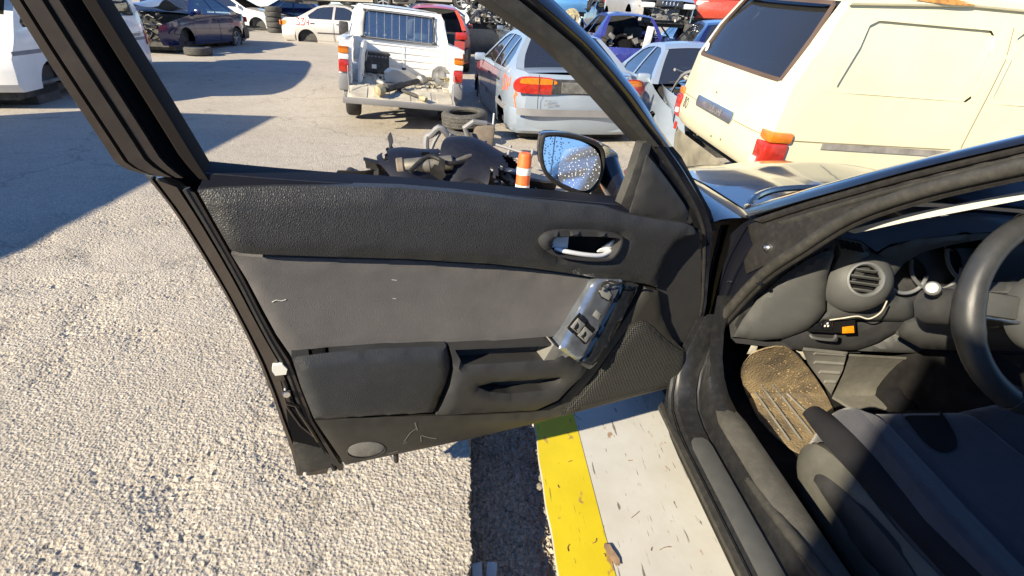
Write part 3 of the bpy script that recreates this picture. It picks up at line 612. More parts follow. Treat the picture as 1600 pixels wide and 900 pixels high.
# ---------------------------------------------------------------- the near car: body, cabin, seat
mat('jamb_navy', (.007, .008, .014), .38, var=.1, spec=.3); mat('sill_black', (.013, .0135, .015), .36, var=.1, vs=9, dust=.07); mat('sill_grey', (.075, .072, .064), .6, var=.12, vs=9, bump=.3, bs=120, bd=.002, dust=.15); mat('tyre', (.018, .018, .018), .8, var=.25, vs=15, dust=.35, bump=.3, bs=90, bd=.003)
def build_body():
    xp = lambda a: .845 + max(0., min(1.6, (a - 1165) / 435.)) * .105
    g = lambda off=0.: (lambda a, c, w: atx(a, c, xp(a) - w + off))
    # hinge pillar and jamb
    jam = [(1020, 640), (1062, 560), (1082, 470), (1098, 400), (1108, 350), (1140, 343), (1166, 336), (1210, 336), (1300, 306), (1420, 270), (1600, 228), (1700, 205), (1700, 240), (1600, 252), (1440, 290), (1330, 330), (1250, 380), (1200, 418), (1150, 474), (1118, 520), (1104, 560), (1104, 600), (1110, 630), (1060, 640)]
    mb = MB(); mb.patch(jam, g(.0), step=14, depth=.05); W(mb.build('door_jamb', 'jamb_navy', car))
    folds = ([(1128, 352), (1112, 420), (1098, 500), (1076, 590)], [(1166, 352), (1135, 410), (1118, 470), (1100, 540)], [(1175, 380), (1150, 425), (1135, 460)])
    for f in folds:
        mb = MB(); mb.tube([atx(a, c, xp(a) - .006) for a, c in spline(f, 5)], .006, 8); W(mb.build('jamb_fold', 'jamb_navy', car))
    mb = MB(); mb.patch([(1168, 352), (1200, 340), (1300, 308), (1420, 272), (1600, 230), (1700, 207), (1700, 236), (1600, 250), (1440, 286), (1330, 326), (1250, 376), (1200, 412), (1166, 428), (1160, 400), (1175, 380)], g(-.008), step=14, depth=.012, pr=6, ph=.003); W(mb.build('pillar_panel', 'rubber', car))
    for q, r in (((1197, 387), .010), ((1140, 440), .006), ((1097, 480), .007), ((1187, 300 + 143), .004)):
        p = atx(*q, xp(q[0]) - .012); mb = MB(); mb.lathe([(0, .010), (r * .6, .010), (r * .75, .006), (r * .8, 0), (r * 1.5, 0), (r * 1.5, -.006)], 10, Matrix.Translation(p) @ Matrix.Rotation(R_(-90), 4, 'Y')); W(mb.build('bolt', 'satin_metal' if r > .008 else 'near_paint', car))
    # painted A pillar and its rubber strips
    def strip(name, top, bot, m, off, bulge=.006, lip=0.):
        A = [atx(a, c, xp(a) + off) for a, c in spline(top, 6)]; B = [atx(a, c, xp(a) + off - lip) for a, c in spline(bot, 6)]; mb = MB()
        k = 6; V = []; F = []
        for a, b in zip(A, B):
            for j in range(k + 1):
                t = j / k; p = a + (b - a) * t; p = p + np.array([-1, 0, .3]) * bulge * math.sin(math.pi * t); V.append(p)
            V.append(b + np.array([.05, 0, 0])); V.append(a + np.array([.06, .02, 0]))
        m_ = k + 3
        for i in range(len(A) - 1):
            for j in range(m_): F.append((i * m_ + j, i * m_ + (j + 1) % m_, (i + 1) * m_ + (j + 1) % m_, (i + 1) * m_ + j))
        mb.add(V, F); return W(mb.build(name, m, car))
    strip('front_pillar', [(1162, 324), (1225, 306), (1290, 287), (1420, 252), (1600, 209), (1760, 172)], [(1170, 338), (1232, 319), (1300, 300), (1430, 264), (1600, 224), (1760, 190)], 'near_paint', .006, .006, .03)
    strip('pillar_rubber', [(1176, 343), (1235, 323), (1302, 303), (1430, 268), (1600, 227), (1760, 193)], [(1190, 348), (1245, 330), (1312, 310), (1436, 276), (1600, 237), (1760, 204)], 'rubber', -.014, .006)
    strip('pillar_rail', [(1215, 346), (1250, 336), (1316, 316), (1438, 282), (1600, 241), (1760, 208)], [(1222, 352), (1256, 342), (1322, 321), (1440, 288), (1600, 248), (1760, 215)], 'rubber_grey', -.008, .004)
    # weatherstrip all round the opening
    path = [(1530, 1180), (1390, 1030), (1292, 905), (1218, 812), (1156, 728), (1112, 664), (1092, 622), (1090, 590), (1092, 560), (1108, 524), (1146, 476), (1192, 428), (1250, 388), (1330, 338), (1440, 298), (1600, 259), (1760, 226)]
    xs = [.775, .775, .775, .775, .780, .79, .805, .82, .828, .836, .846, .853, .862, .88, .905, .94, .96]
    P = [tuple(atx(a, c, x)) for (a, c), x in zip(path, xs)]
    W(MB().tube(spline(P, 6), .0155, 10).build('weatherstrip', 'rubber_grey', car))
    P2 = [(p[0] + .016, p[1] - .004, p[2] - .012) for p in P[7:]]
    W(MB().tube(spline(P2, 6), .010, 8).build('weatherstrip_lip', 'rubber', car))
    # sill
    prof = [(.80, .07), (.72, .15), (.645, .238), (.652, .262), (.662, .268), (.664, .262), (.668, .268), (.672, .262), (.678, .266), (.684, .272), (.745, .276), (.750, .268), (.756, .272), (.764, .312), (.776, .332), (.800, .342), (.830, .342), (.846, .334), (.862, .20)]
    st = [(-.6, 0), (.3, 0), (.9, 0), (1.10, 0), (1.18, .004), (1.25, .018), (1.30, .05), (1.34, .10), (1.37, .18), (1.385, .30)]
    mb = MB(); V = []; m = len(prof)
    for y, up in st:
        for (x, z) in prof:
            V.append((x + .10 * min(1, up / .3) * (x < .80), y + up * .02, z + up * (1. if z > .2 else .2)))
    F = [(i * m + j, i * m + j + 1, (i + 1) * m + j + 1, (i + 1) * m + j) for i in range(len(st) - 1) for j in range(m - 1)]
    mb.add(V, F); W(mb.build('sill', 'sill_black', car))
    mb = MB(); mb.patch([(.683, -.5), (.683, 1.10), (.688, 1.125), (.700, 1.135), (.726, 1.135), (.738, 1.125), (.742, 1.10), (.742, -.5)], lambda a, c, w: (a, c, .287 + w), step=.03, depth=.012, pr=.012, ph=.005); W(mb.build('sill_plate', 'scuff_grey', car)).data.materials[0] = M['dash_grey']
    mb = MB(); mb.patch([(.644, -.55), (.644, 1.30), (.662, 1.32), (.668, -.55)], lambda a, c, w: (a, c, .272 + w), step=.05, depth=.015, pr=.008, ph=.004); W(mb.build('outer_sill_rubber', 'rubber_grey', car))
    mb = MB(); mb.patch([(.772, -.5), (.772, 1.15), (.785, 1.22), (.838, 1.22), (.852, 1.14), (.852, -.5)], lambda a, c, w: (a, c, .352 + w), step=.04, depth=.02, pr=.02, ph=.012); W(mb.build('inner_sill_trim', 'sill_grey', car))
    # fender, hood, cowl
    zc = lambda y: float(np.interp(y, [1.3, 1.5, 1.8, 2.1, 2.4, 2.65, 2.85], [.905, .90, .89, .865, .80, .70, .58]))
    def section(y):
        c = zc(y); pull = float(np.interp(y, [1.3, 2.3, 2.85], [0, .02, .16])); arch = .03 * math.exp(-((y - 2.12) / .35) ** 2)
        return [(.655 + pull, .16), (.640 + pull, .35), (.628 + pull, .55), (.645 + pull, c - .16), (.68 + pull, c - .055 + arch * .6), (.735 + pull, c - .012 + arch), (.80 + pull, c + arch * .8), (.868 + pull * .6, c - .004)]
    ys = np.linspace(1.40, 2.85, 30); rows = [section(y) for y in ys]
    for side in (0, 1):
        mb = MB(); V = [((x if not side else 3.04 - x), y, z) for y, r in zip(ys, rows) for (x, z) in spline(r, 3)]; k = len(spline(rows[0], 3)); F = []
        for i in range(len(ys) - 1):
            for j in range(k - 1):
                q = [V[i * k + j], V[i * k + j + 1], V[(i + 1) * k + j + 1], V[(i + 1) * k + j]]
                cy = sum(p[1] for p in q) / 4; cz = sum(p[2] for p in q) / 4
                if math.hypot(cy - 2.12, cz - .31) < .35: continue
                F.append((i * k + j, i * k + j + 1, (i + 1) * k + j + 1, (i + 1) * k + j))
        mb.add(V, F); W(mb.build('front_fender', 'near_paint', car))
    mb = MB()
    def hood(s, t):
        y = 1.50 + .10 * (1 - (2 * t - 1) ** 2) * (1 - s) + (2.86 - 1.5) * s; a = section(y)[-1]; x0 = a[0] + .006; x = x0 + (3.04 - 2 * x0) * t
        bul = .032 * math.sin(math.pi * t) + .018 * math.exp(-((t - .5) / .16) ** 2) - .006 * math.exp(-((abs(t - .5) - .24) / .05) ** 2)
        return (x, y, zc(y) - .002 + bul)
    mb.grid(hood, 30, 36); W(mb.build('hood', 'near_paint', car))
    mb = MB(); mb.grid(lambda s, t: (.70 + 1.64 * t, 2.78 + .12 * math.sin(math.pi * t) - .05 * s * 0 + .06 * math.sin(s * 3.1), .16 + .44 * s), 10, 20); W(mb.build('front_bumper', 'near_paint', car))
    mb = MB(); mb.grid(lambda s, t: (.86 + 1.32 * t, 1.47 + .10 * s + .13 * math.sin(math.pi * t), .885 + .004 * math.sin(s * 12)), 8, 24); W(mb.build('cowl_panel', 'dash_dark', car))
    wp = [tuple(atz(*q, z)) for q, z in (((1168, 323), .925), ((1180, 308), .935), ((1205, 298), .935), ((1240, 294), .93), ((1278, 293), .925))]
    W(MB().tube(spline(wp, 6), .011, 8).build('wiper_arm', 'gloss_black', car))
    q = [(p[0] + .03, p[1] + .03, p[2] - .012) for p in wp[1:]]
    W(MB().tube(spline(q, 4), .006, 6).build('wiper_blade', 'rubber', car))
    # windscreen, roof, pillars, far side
    def screen(s, t):
        lo = np.array([.90 + 1.24 * t, 1.46 + .12 * math.sin(math.pi * t), .905]); hi = np.array([1.03 + .98 * t, .62 + .07 * math.sin(math.pi * t), 1.335 + .02 * math.sin(math.pi * t)]); return lo + (hi - lo) * s
    W(MB().grid(screen, 8, 16).build('windscreen', 'screen_glass', car))
    def roof(s, t):
        y = .66 - 1.75 * s; z = 1.335 + .035 * math.sin(math.pi * min(1, s * .9 + .12)) - .26 * max(0, s - .62) ** 1.6; w = .53 - .06 * s
        a = (2 * t - 1); return (1.52 + a * w, y + .07 * (1 - a * a) * (1 - s), z - .03 * abs(a) ** 3)
    mb = MB(); mb.grid(roof, 16, 16); W(mb.build('roof', 'near_paint', car))
    for sgn in (-1, 1):
        mb = MB(); mb.tube([(1.52 + sgn * .53, .70, 1.305), (1.52 + sgn * .535, .3, 1.33), (1.52 + sgn * .525, -.3, 1.33), (1.52 + sgn * .50, -.9, 1.24)], .03, 8); W(mb.build('roof_rail', 'near_paint', car))
    mb = MB(); mb.tube([(2.19, 1.46, .91), (2.10, .85, 1.26), (2.05, .60, 1.33)], .03, 8); W(mb.build('far_pillar', 'near_paint', car))
    def side(x0, sgn):
        m_ = lambda a, c, w: (x0 + sgn * (.02 * math.sin(math.pi * min(1, c / .9)) - max(0, c - .88) * .62), a, c)
        return m_
    rq = [(.17, .20), (.17, .86), (.12, 1.27), (-.30, 1.30), (-.62, 1.10), (-.66, .90), (-.42, .5), (-.40, .20)]
    mb = MB(); mb.solid(rq, lambda a, c, w: (.675 - .02 * math.sin(math.pi * min(1, c / .9)) + max(0, c - .88) * .60 - w, a, c), holes=[[(.10, .92), (.07, 1.23), (-.28, 1.25), (-.52, 1.08), (-.55, .92)]], step=.07, t=.05); rd = W(mb.build('rear_door', 'near_paint', car))
    mb = MB(); mb.patch([(.10, .92), (.07, 1.23), (-.28, 1.25), (-.52, 1.08), (-.55, .92)], lambda a, c, w: (.70 + (c - .88) * .60, a, c), step=.1); mb.build('rear_window', 'screen_glass', rd)
    for sgn in (-1, 1):
        y0 = -.42 if sgn < 0 else 1.38
        ol = [(y0, .18), (y0, .9), (-.66, .92), (-.72, 1.08), (-1.0, 1.16), (-1.45, .98), (-1.62, .94), (-1.66, .5), (-1.6, .24)] + [(-.95 + .34 * math.cos(t), .30 + .34 * math.sin(t)) for t in np.linspace(math.pi * 1.1, -.1 * math.pi, 12)][::-1]
        if sgn > 0: ol = [(1.38, .18), (1.38, .9), (.2, .92), (-.66, .92), (-.72, 1.08), (-1.0, 1.16), (-1.45, .98), (-1.62, .94), (-1.66, .5), (-1.6, .24)] + [(-.95 + .34 * math.cos(t), .30 + .34 * math.sin(t)) for t in np.linspace(math.pi * 1.1, -.1 * math.pi, 12)]
        else: ol = [(y0, .18), (y0, .9), (-.66, .92), (-.72, 1.08), (-1.0, 1.16), (-1.45, .98), (-1.62, .94), (-1.66, .5), (-1.6, .24)] + [(-.95 + .34 * math.cos(t), .30 + .34 * math.sin(t)) for t in np.linspace(math.pi * 1.1, -.1 * math.pi, 12)]
        mb = MB(); mb.patch(ol, lambda a, c, w, s=sgn: (1.52 + s * (.865 + .02 * math.sin(math.pi * min(1, c / .9)) - max(0, c - .88) * .6 - .12 * max(0, -a - 1.1)), a, c), step=.1); W(mb.build('body_side', 'near_paint', car))
    mb = MB(); mb.grid(lambda s, t: (.78 + 1.48 * t, -1.64 - .08 * math.sin(math.pi * t), .24 + .7 * s), 6, 12); mb.grid(lambda s, t: (.80 + 1.44 * t, -1.04 - .62 * s, 1.15 - .21 * s ** .6), 6, 10); W(mb.build('tail', 'near_paint', car))
    for (x, y) in ((.80, 2.12), (2.24, 2.12), (.80, -.95), (2.24, -.95)):
        wheel('wheel', car, (x - CL[0], y - CL[1], .315), .315, .215, 1 if x > 1.5 else -1)

def wheel(name, parent, loc, r, w, sgn, rim='satin_metal', spokes=5):
    Mx = Matrix.Rotation(R_(90) * sgn, 4, 'Y')
    mb = MB(); h = w / 2
    mb.lathe([(r * .64, -h * .8), (r * .74, -h), (r * .90, -h * .98), (r * .97, -h * .8), (r, -h * .55), (r, h * .55), (r * .97, h * .8), (r * .90, h * .98), (r * .74, h), (r * .64, h * .8)], 36, Mx)
    o = mb.build(name, 'tyre', parent); o.location = loc
    mb = MB(); mb.lathe([(r * .66, h * .82), (r * .62, h * .84), (r * .58, h * .5), (r * .58, -h * .8)], 30, Mx); mb.lathe([(0, h * .62), (r * .14, h * .62), (r * .17, h * .5), (r * .17, h * .2)], 16, Mx)
    for k in range(spokes):
        a = 2 * math.pi * k / spokes; mb.box((r * .37, 0, h * .5), (r * .48, r * .14, h * .18), Mx @ Matrix.Rotation(a, 4, 'Z'), bev=.008, seg=1)
    mb.build('rim', rim, o); return o
build_body()

def build_cabin():
    # floor, footwell and mat
    mb = MB(); mb.grid(lambda s, t: (.862 + .66 * t, -.5 + 2.3 * s, .20 + max(0, -.5 + 2.3 * s - 1.42) * 1.1), 30, 8); W(mb.build('floor_carpet', 'carpet', car))
    mb = MB(); mb.box((1.62, .6, .34), (.22, 1.9, .36), bev=.04); fl = W(mb.build('centre_console', 'carpet', car))  # black carpet colour stands in for shade falling on the console
    mb = MB(); mb.box((1.95, .6, .19), (.62, 2.2, .03)); W(mb.build('far_floor', 'carpet', car))
    zf = lambda x, y: .212 + max(0, y - 1.40) * .9
    def onfloor(px, py):
        z = .215
        for _ in range(6): p = atz(px, py, z); z = zf(p[0], p[1])
        return p
    mt = spline([(1158, 588), (1166, 562), (1184, 548), (1226, 542), (1262, 575), (1296, 628), (1306, 660), (1296, 684), (1262, 704), (1240, 704), (1186, 656)], 3, True)
    def fm(off): return lambda a, c, w: tuple(onfloor(a, c) + np.array([0, 0, off + w]))
    mb = MB(); mb.patch(mt, fm(.006), step=8, depth=.006, pr=8, ph=.003); mo = W(mb.build('floor_mat', 'mat_dirty', car)); tag(mo, 'rubber floor mat caked with yellow brown dust')
    for a, b in (((1188, 605), (1250, 690)), ((1206, 604), (1268, 682)), ((1228, 618), (1284, 672)), ((1178, 615), (1232, 692))):
        pts = [tuple(onfloor(a[0] + (b[0] - a[0]) * t, a[1] + (b[1] - a[1]) * t) + np.array([0, 0, .010])) for t in np.linspace(0, 1, 10)]
        MB().tube(pts, .004, 6).build('mat_rib', 'scuff_grey', mo)
    mb = MB(); rg = random.Random(5)
    for k in range(260):
        cp_ = (rg.gauss(1232, 26), rg.gauss(600, 32))
        if not inside([cp_], shrink(mt, 5))[0]: continue
        p = onfloor(*cp_); r = rg.uniform(.0008, .0022); mb.box((p[0], p[1], p[2] + .008), (r * 2, r * rg.uniform(1, 4), r), Matrix.Translation((0, 0, 0)))
    cr = mb.build('straw_crumbs', 'straw', mo); cr['kind'] = 'stuff'
    hp = [(1253, 549), (1322, 556), (1316, 580), (1298, 618), (1262, 570)]
    mb = MB(); mb.patch(hp, fm(.02), step=8, depth=.012, pr=5, ph=.004); ho = W(mb.build('heel_pad', 'scuff_grey', car))
    for (a, b) in (((1268, 560), (1315, 563)), ((1268, 574), (1312, 577)), ((1276, 589), (1306, 591)), ((1284, 604), (1300, 605))):
        MB().tube([tuple(onfloor(a[0] + (b[0] - a[0]) * t, a[1] + (b[1] - a[1]) * t) + np.array([0, 0, .026])) for t in np.linspace(0, 1, 6)], .0085, 8).build('pad_rib', 'scuff_grey', ho)
    cp = [(1326, 556), (1436, 562), (1448, 574), (1444, 600), (1470, 640), (1330, 640), (1300, 622), (1318, 582)]
    mb = MB(); mb.patch(cp, fm(.012), step=12, depth=.01, pr=8, ph=.004); W(mb.build('carpet_flap', 'carpet_grey', car))
    for pts, y in (([(1176, 535), (1186, 535), (1180, 553), (1167, 553)], 1.40), ([(1206, 541), (1228, 541), (1226, 549), (1208, 552)], 1.40), ([(1244, 545), (1264, 546), (1263, 562), (1243, 561)], 1.38)):
        mb = MB(); mb.patch(pts, lambda a, c, w, y=y: aty(a, c, y - w), step=5, depth=.02, pr=3, ph=.003); cen = np.array(pts).mean(0); p = aty(cen[0], cen[1], y + .01)
        mb.tube([tuple(p), (p[0], p[1] + .08, p[2] + .12), (p[0], p[1] + .12, p[2] + .3)], .008, 6); W(mb.build('pedal', 'pale_rubber', car))
    # dashboard: all outlines lie on surfaces a little over a metre ahead
    mb = MB(); mb.box((1.78, 1.50, .66), (1.30, .26, .38), bev=.05); mb.box((1.20, 1.52, .62), (.62, .20, .26), bev=.03); dash = W(mb.build('dashboard', 'dash_dark', car))
    def P(name, pts, yf, m, step=10, depth=.05, pr=12, ph=.012, holes=()):
        f = (lambda a, c, w: aty(a, c, (yf(a, c) if callable(yf) else yf) - w)); mb = MB(); mb.patch(pts, f, holes=holes, step=step, depth=depth, pr=pr, ph=ph); return mb.build(name, m, dash)
    yl = lambda a, c: 1.345 - (a - 1145) * .0006 + (c - 450) * .00015
    P('dash_end_frame', [(1142, 528), (1138, 496), (1152, 480), (1200, 432), (1252, 396), (1300, 372), (1310, 378), (1300, 400), (1250, 420), (1190, 470), (1160, 505), (1150, 526)], lambda a, c: yl(a, c) + .03, 'dash_dark', depth=.1)
    P('side_cover', [(1146, 526), (1160, 500), (1182, 470), (1222, 432), (1262, 405), (1285, 394), (1301, 390), (1303, 400), (1293, 430), (1290, 462), (1290, 485), (1280, 500), (1262, 515), (1225, 529), (1190, 532)], yl, 'dash_grey', pr=24, ph=.02)
    P('dash_upper', [(1300, 386), (1302, 372), (1312, 370), (1345, 378), (1372, 398), (1392, 428), (1400, 462), (1426, 470), (1428, 496), (1410, 502), (1330, 500), (1296, 506), (1280, 503), (1292, 486), (1291, 462), (1294, 430), (1304, 402)], lambda a, c: 1.262 + .00035 * abs(a - 1340), 'dash_grey', pr=18, ph=.02)
    # round vent
    cv = aty(1352, 437, 1.235); ax = (CP - cv); ax[0] *= .35; ax = Vector(ax / np.linalg.norm(ax)); q = ax.to_track_quat('Z', 'X').to_matrix().to_4x4()
    T = Matrix.Translation(Vector(cv)) @ q; k = .052
    mb = MB(); mb.lathe([(k * .98, .004), (k * 1.15, .000), (k * 1.45, -.012), (k * 1.75, -.034), (k * 1.9, -.07)], 40, T); vp = mb.build('vent_housing', 'dash_grey', dash)
    mb = MB(); mb.lathe([(k * .78, -.01), (k * .80, .004), (k * .88, .010), (k * .97, .006), (k, -.004)], 40, T); mb.build('vent_ring', 'ring_silver', dash)
    mb = MB(); mb.lathe([(0, -.03), (k * .8, -.03), (k * .8, .0)], 30, T); mb.build('vent_well', 'black_hole', dash)
    for i, zz in enumerate((-.55, -.18, .18, .55)):
        h = math.sqrt(max(.01, .78 ** 2 - zz ** 2)) * k; mb = MB(); mb.box((0, 0, -.006), (2 * h, .004, .014), T @ Matrix.Rotation(R_(90), 4, 'Z') @ Matrix.Translation((0, zz * k, 0)) @ Matrix.Rotation(.45, 4, 'X'), bev=.0015, seg=1); mb.build('vent_slat', 'dash_grey', dash)
    # demister slots on top of the housing
    for i in range(4):
        a = [(1310 + i * 9, 374 + i * 1.5), (1318 + i * 9, 375 + i * 2.), (1324 + i * 9, 388 + i * 2.2), (1314 + i * 9, 389 + i * 1.5)]
        P('demister_slot', a, 1.252, 'black_hole', step=5, depth=.005, pr=0)
    # cluster hood and gauges
    top = lambda zz: (lambda a, c, w: atz(a, c, zz + w))
    mb = MB(); mb.patch([(1304, 368), (1380, 352), (1470, 338), (1620, 320), (1760, 310), (1760, 372), (1620, 366), (1548, 362), (1500, 366), (1440, 372), (1390, 382), (1370, 394), (1345, 376)], lambda a, c, w: atz(a, c, .862 + w + .018 * math.sin(max(0, min(1, (a - 1330) / 330)) * math.pi)), step=14, depth=.03, pr=10, ph=.006); mb.build('dash_top', 'dash_sky_sheen', dash)
    P('cluster_back', [(1375, 460), (1385, 425), (1410, 395), (1470, 372), (1545, 360), (1600, 365), (1600, 470), (1500, 470), (1420, 475)], 1.42, 'dash_dark', depth=.02, pr=0)
    P('cluster_brow', [(1366, 402), (1384, 388), (1430, 374), (1500, 367), (1560, 364), (1546, 372), (1490, 382), (1440, 394), (1412, 412), (1396, 432), (1388, 452), (1384, 432)], lambda a, c: 1.27 + (a - 1366) * .0001, 'dash_grey', step=8, depth=.08, pr=6, ph=.006)
    for (cx, cy, rx, ry) in ((1416, 430, 30, 26), (1463, 415, 38, 36), (1512, 402, 30, 38)):
        E = [(cx + rx * math.cos(t) + ry * .35 * math.sin(t), cy + ry * math.sin(t) - rx * .35 * math.cos(t)) for t in np.linspace(0, 2 * math.pi, 30, endpoint=False)]
        P('gauge_face', E, 1.38, 'black_hole', depth=.01, pr=0)
        for j in range(0, 30, 2): mb = MB(); mb.tube([tuple(aty(cx + (E[j][0] - cx) * f, cy + (E[j][1] - cy) * f, 1.376)) for f in (.78, .9)], .0012, 4); mb.build('gauge_mark', 'white_plastic', dash)
        mb = MB(); mb.tube([tuple(aty(a, c, 1.345)) for a, c in E[2:19]], .006, 8); mb.build('gauge_ring', 'ring_silver', dash)
        mb = MB(); V = [tuple(aty(a, c, yy)) for yy in (1.345, 1.385) for a, c in E]; n = len(E); mb.add(V, [(i, (i + 1) % n, n + (i + 1) % n, n + i) for i in range(n)]); mb.build('gauge_tube', 'dash_dark', dash)
    # lower dash, switches, column
    P('lower_dash', [(1220, 532), (1262, 517), (1284, 504), (1330, 502), (1412, 503), (1400, 520), (1370, 536), (1340, 547), (1290, 548), (1240, 546)], lambda a, c: 1.30 - (c - 500) * -.0006, 'dash_dark', pr=10, ph=.008)
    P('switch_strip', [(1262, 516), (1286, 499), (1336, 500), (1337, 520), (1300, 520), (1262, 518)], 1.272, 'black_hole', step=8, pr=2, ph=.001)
    P('dash_switch', [(1272, 508), (1284, 502), (1286, 515), (1272, 516)], 1.266, 'gloss_black', step=5, depth=.01, pr=2, ph=.002); P('dash_switch', [(1287, 501), (1302, 501), (1301, 516), (1288, 516)], 1.266, 'gloss_black', step=5, depth=.01, pr=2, ph=.002)
    mb = MB(); c = aty(1292, 508, 1.262)
    for t in (0, 2.1, 4.2): mb.box((c[0] + .006 * math.sin(t), c[1], c[2] + .006 * math.cos(t)), (.004, .002, .006))
    mb.build('switch_symbol', 'white_plastic', dash)
    P('orange_tab', [(1316, 511), (1334, 509), (1335, 520), (1316, 521)], 1.255, 'orange_plastic', step=5, depth=.012, pr=3, ph=.002)
    wr = spline([tuple(aty(*q)) for q in ((1296, 500, 1.256), (1318, 497, 1.248), (1340, 494, 1.238), (1358, 498, 1.228), (1376, 488, 1.222), (1386, 470, 1.222))], 6)
    MB().tube(wr, .0022, 6).build('loose_wire', 'pale_rubber', dash)
    MB().tube(spline([tuple(aty(*q)) for q in ((1266, 523, 1.272), (1272, 528, 1.262), (1300, 531, 1.258), (1306, 524, 1.268))], 5), .005, 6).build('bonnet_lever', 'dash_grey', dash)
    P('under_dash', [(1142, 528), (1225, 534), (1290, 550), (1380, 552), (1700, 552), (1700, 556), (1400, 552), (1240, 546), (1150, 536)], 1.38, 'dash_dark', depth=.25, pr=0)
    P('knee_panel', [(1340, 548), (1372, 537), (1402, 520), (1416, 502), (1430, 500), (1560, 500), (1700, 500), (1700, 552), (1500, 552), (1400, 551)], 1.30, 'dash_grey', pr=12, ph=.012)
    P('column_shroud', [(1398, 522), (1412, 502), (1428, 496), (1430, 470), (1440, 462), (1500, 442), (1600, 440), (1600, 548), (1500, 548), (1440, 545), (1420, 534)], lambda a, c: 1.12 - (a - 1400) * .0012 + .0006 * abs(c - 490), 'dash_grey', pr=26, ph=.035)
    a0 = aty(1476, 474, 1.02); a1 = aty(1458, 452, .93)
    mb = MB(); mb.tube([tuple(a0), tuple((a0 * .4 + a1 * .6)), tuple(a1)], [.011, .011, .012], 10); mb.build('stalk', 'rubber', dash)
    dv = a1 - a0; dv = Vector(dv / np.linalg.norm(dv)); T = Matrix.Translation(Vector(a1)) @ dv.to_track_quat('Z', 'X').to_matrix().to_4x4()
    MB().lathe([(0, .022), (.011, .021), (.015, .016), (.0155, .004), (.012, -.004)], 20, T).build('stalk_knob', 'satin_grey', dash)
    P('stalk_collar', [(1450, 470), (1484, 466), (1490, 484), (1472, 490), (1452, 488)], 1.005, 'dash_dark', step=6, depth=.02, pr=5, ph=.006)
    xq = lambda a: .93 + (a - 1325) / 275 * .08
    mb = MB(); mb.patch([(1322, 361), (1420, 334), (1520, 314), (1620, 295), (1760, 268), (1760, 282), (1620, 308), (1520, 327), (1420, 346), (1335, 365)], lambda a, c, w: atx(a, c, xq(a) - w), step=14, depth=.02, pr=4, ph=.003); W(mb.build('pillar_trim', 'light_trim', car))
    # steering wheel
    wc = np.array([1.10, .75, .955]); n = Vector((0, -.90, .44)).normalized(); e1 = Vector((1, 0, 0)); e2 = n.cross(e1); Rw = .178
    T = Matrix.Translation(Vector(wc)) @ Matrix((e1, e2, n)).transposed().to_4x4()
    mb = MB(); V = []; F = []; nu, nv = 64, 14
    for i in range(nu):
        t = 2 * math.pi * i / nu
        for j in range(nv):
            p = 2 * math.pi * j / nv; rr = .0215 if abs(math.sin(t)) > .25 else .0235
            V.append(((Rw + rr * math.cos(p)) * math.cos(t), (Rw + rr * math.cos(p)) * math.sin(t), rr * 1.12 * math.sin(p)))
    F = [(i * nv + j, ((i + 1) % nu) * nv + j, ((i + 1) % nu) * nv + (j + 1) % nv, i * nv + (j + 1) % nv) for i in range(nu) for j in range(nv)]
    mb.add(V, F, T); sw = W(mb.build('steering_wheel', 'leather', car))
    for t in (1.95, 4.2):
        mb = MB(); mb.tube([((Rw + .0243 * math.cos(p)) * math.cos(t), (Rw + .0243 * math.cos(p)) * math.sin(t), .0240 * math.sin(p)) for p in np.linspace(0, 2 * math.pi, 18, endpoint=False)], .0014, 5, closed=True, M=T); mb.build('rim_seam', 'rubber', sw)
    mb = MB(); mb.lathe([(0, .028), (.05, .026), (.075, .018), (.082, .0), (.075, -.03)], 36, T); mb.build('hub_pad', 'dash_grey', sw)
    for t in (R_(8), R_(172), R_(270)):
        mb = MB(); mb.box((.125, 0, -.004), (.10, .045 if t < 4 else .06, .016), T @ Matrix.Rotation(t, 4, 'Z'), bev=.006); mb.build('spoke', 'dash_grey', sw)
        mb = MB(); mb.box((.115, .026, .006), (.075, .006, .008), T @ Matrix.Rotation(t, 4, 'Z'), bev=.002, seg=1); mb.build('spoke_trim', 'satin_metal', sw)
    mb = MB(); mb.lathe([(.034, -.02), (.044, -.26)], 20, T); mb.build('steering_shaft', 'dash_dark', sw)

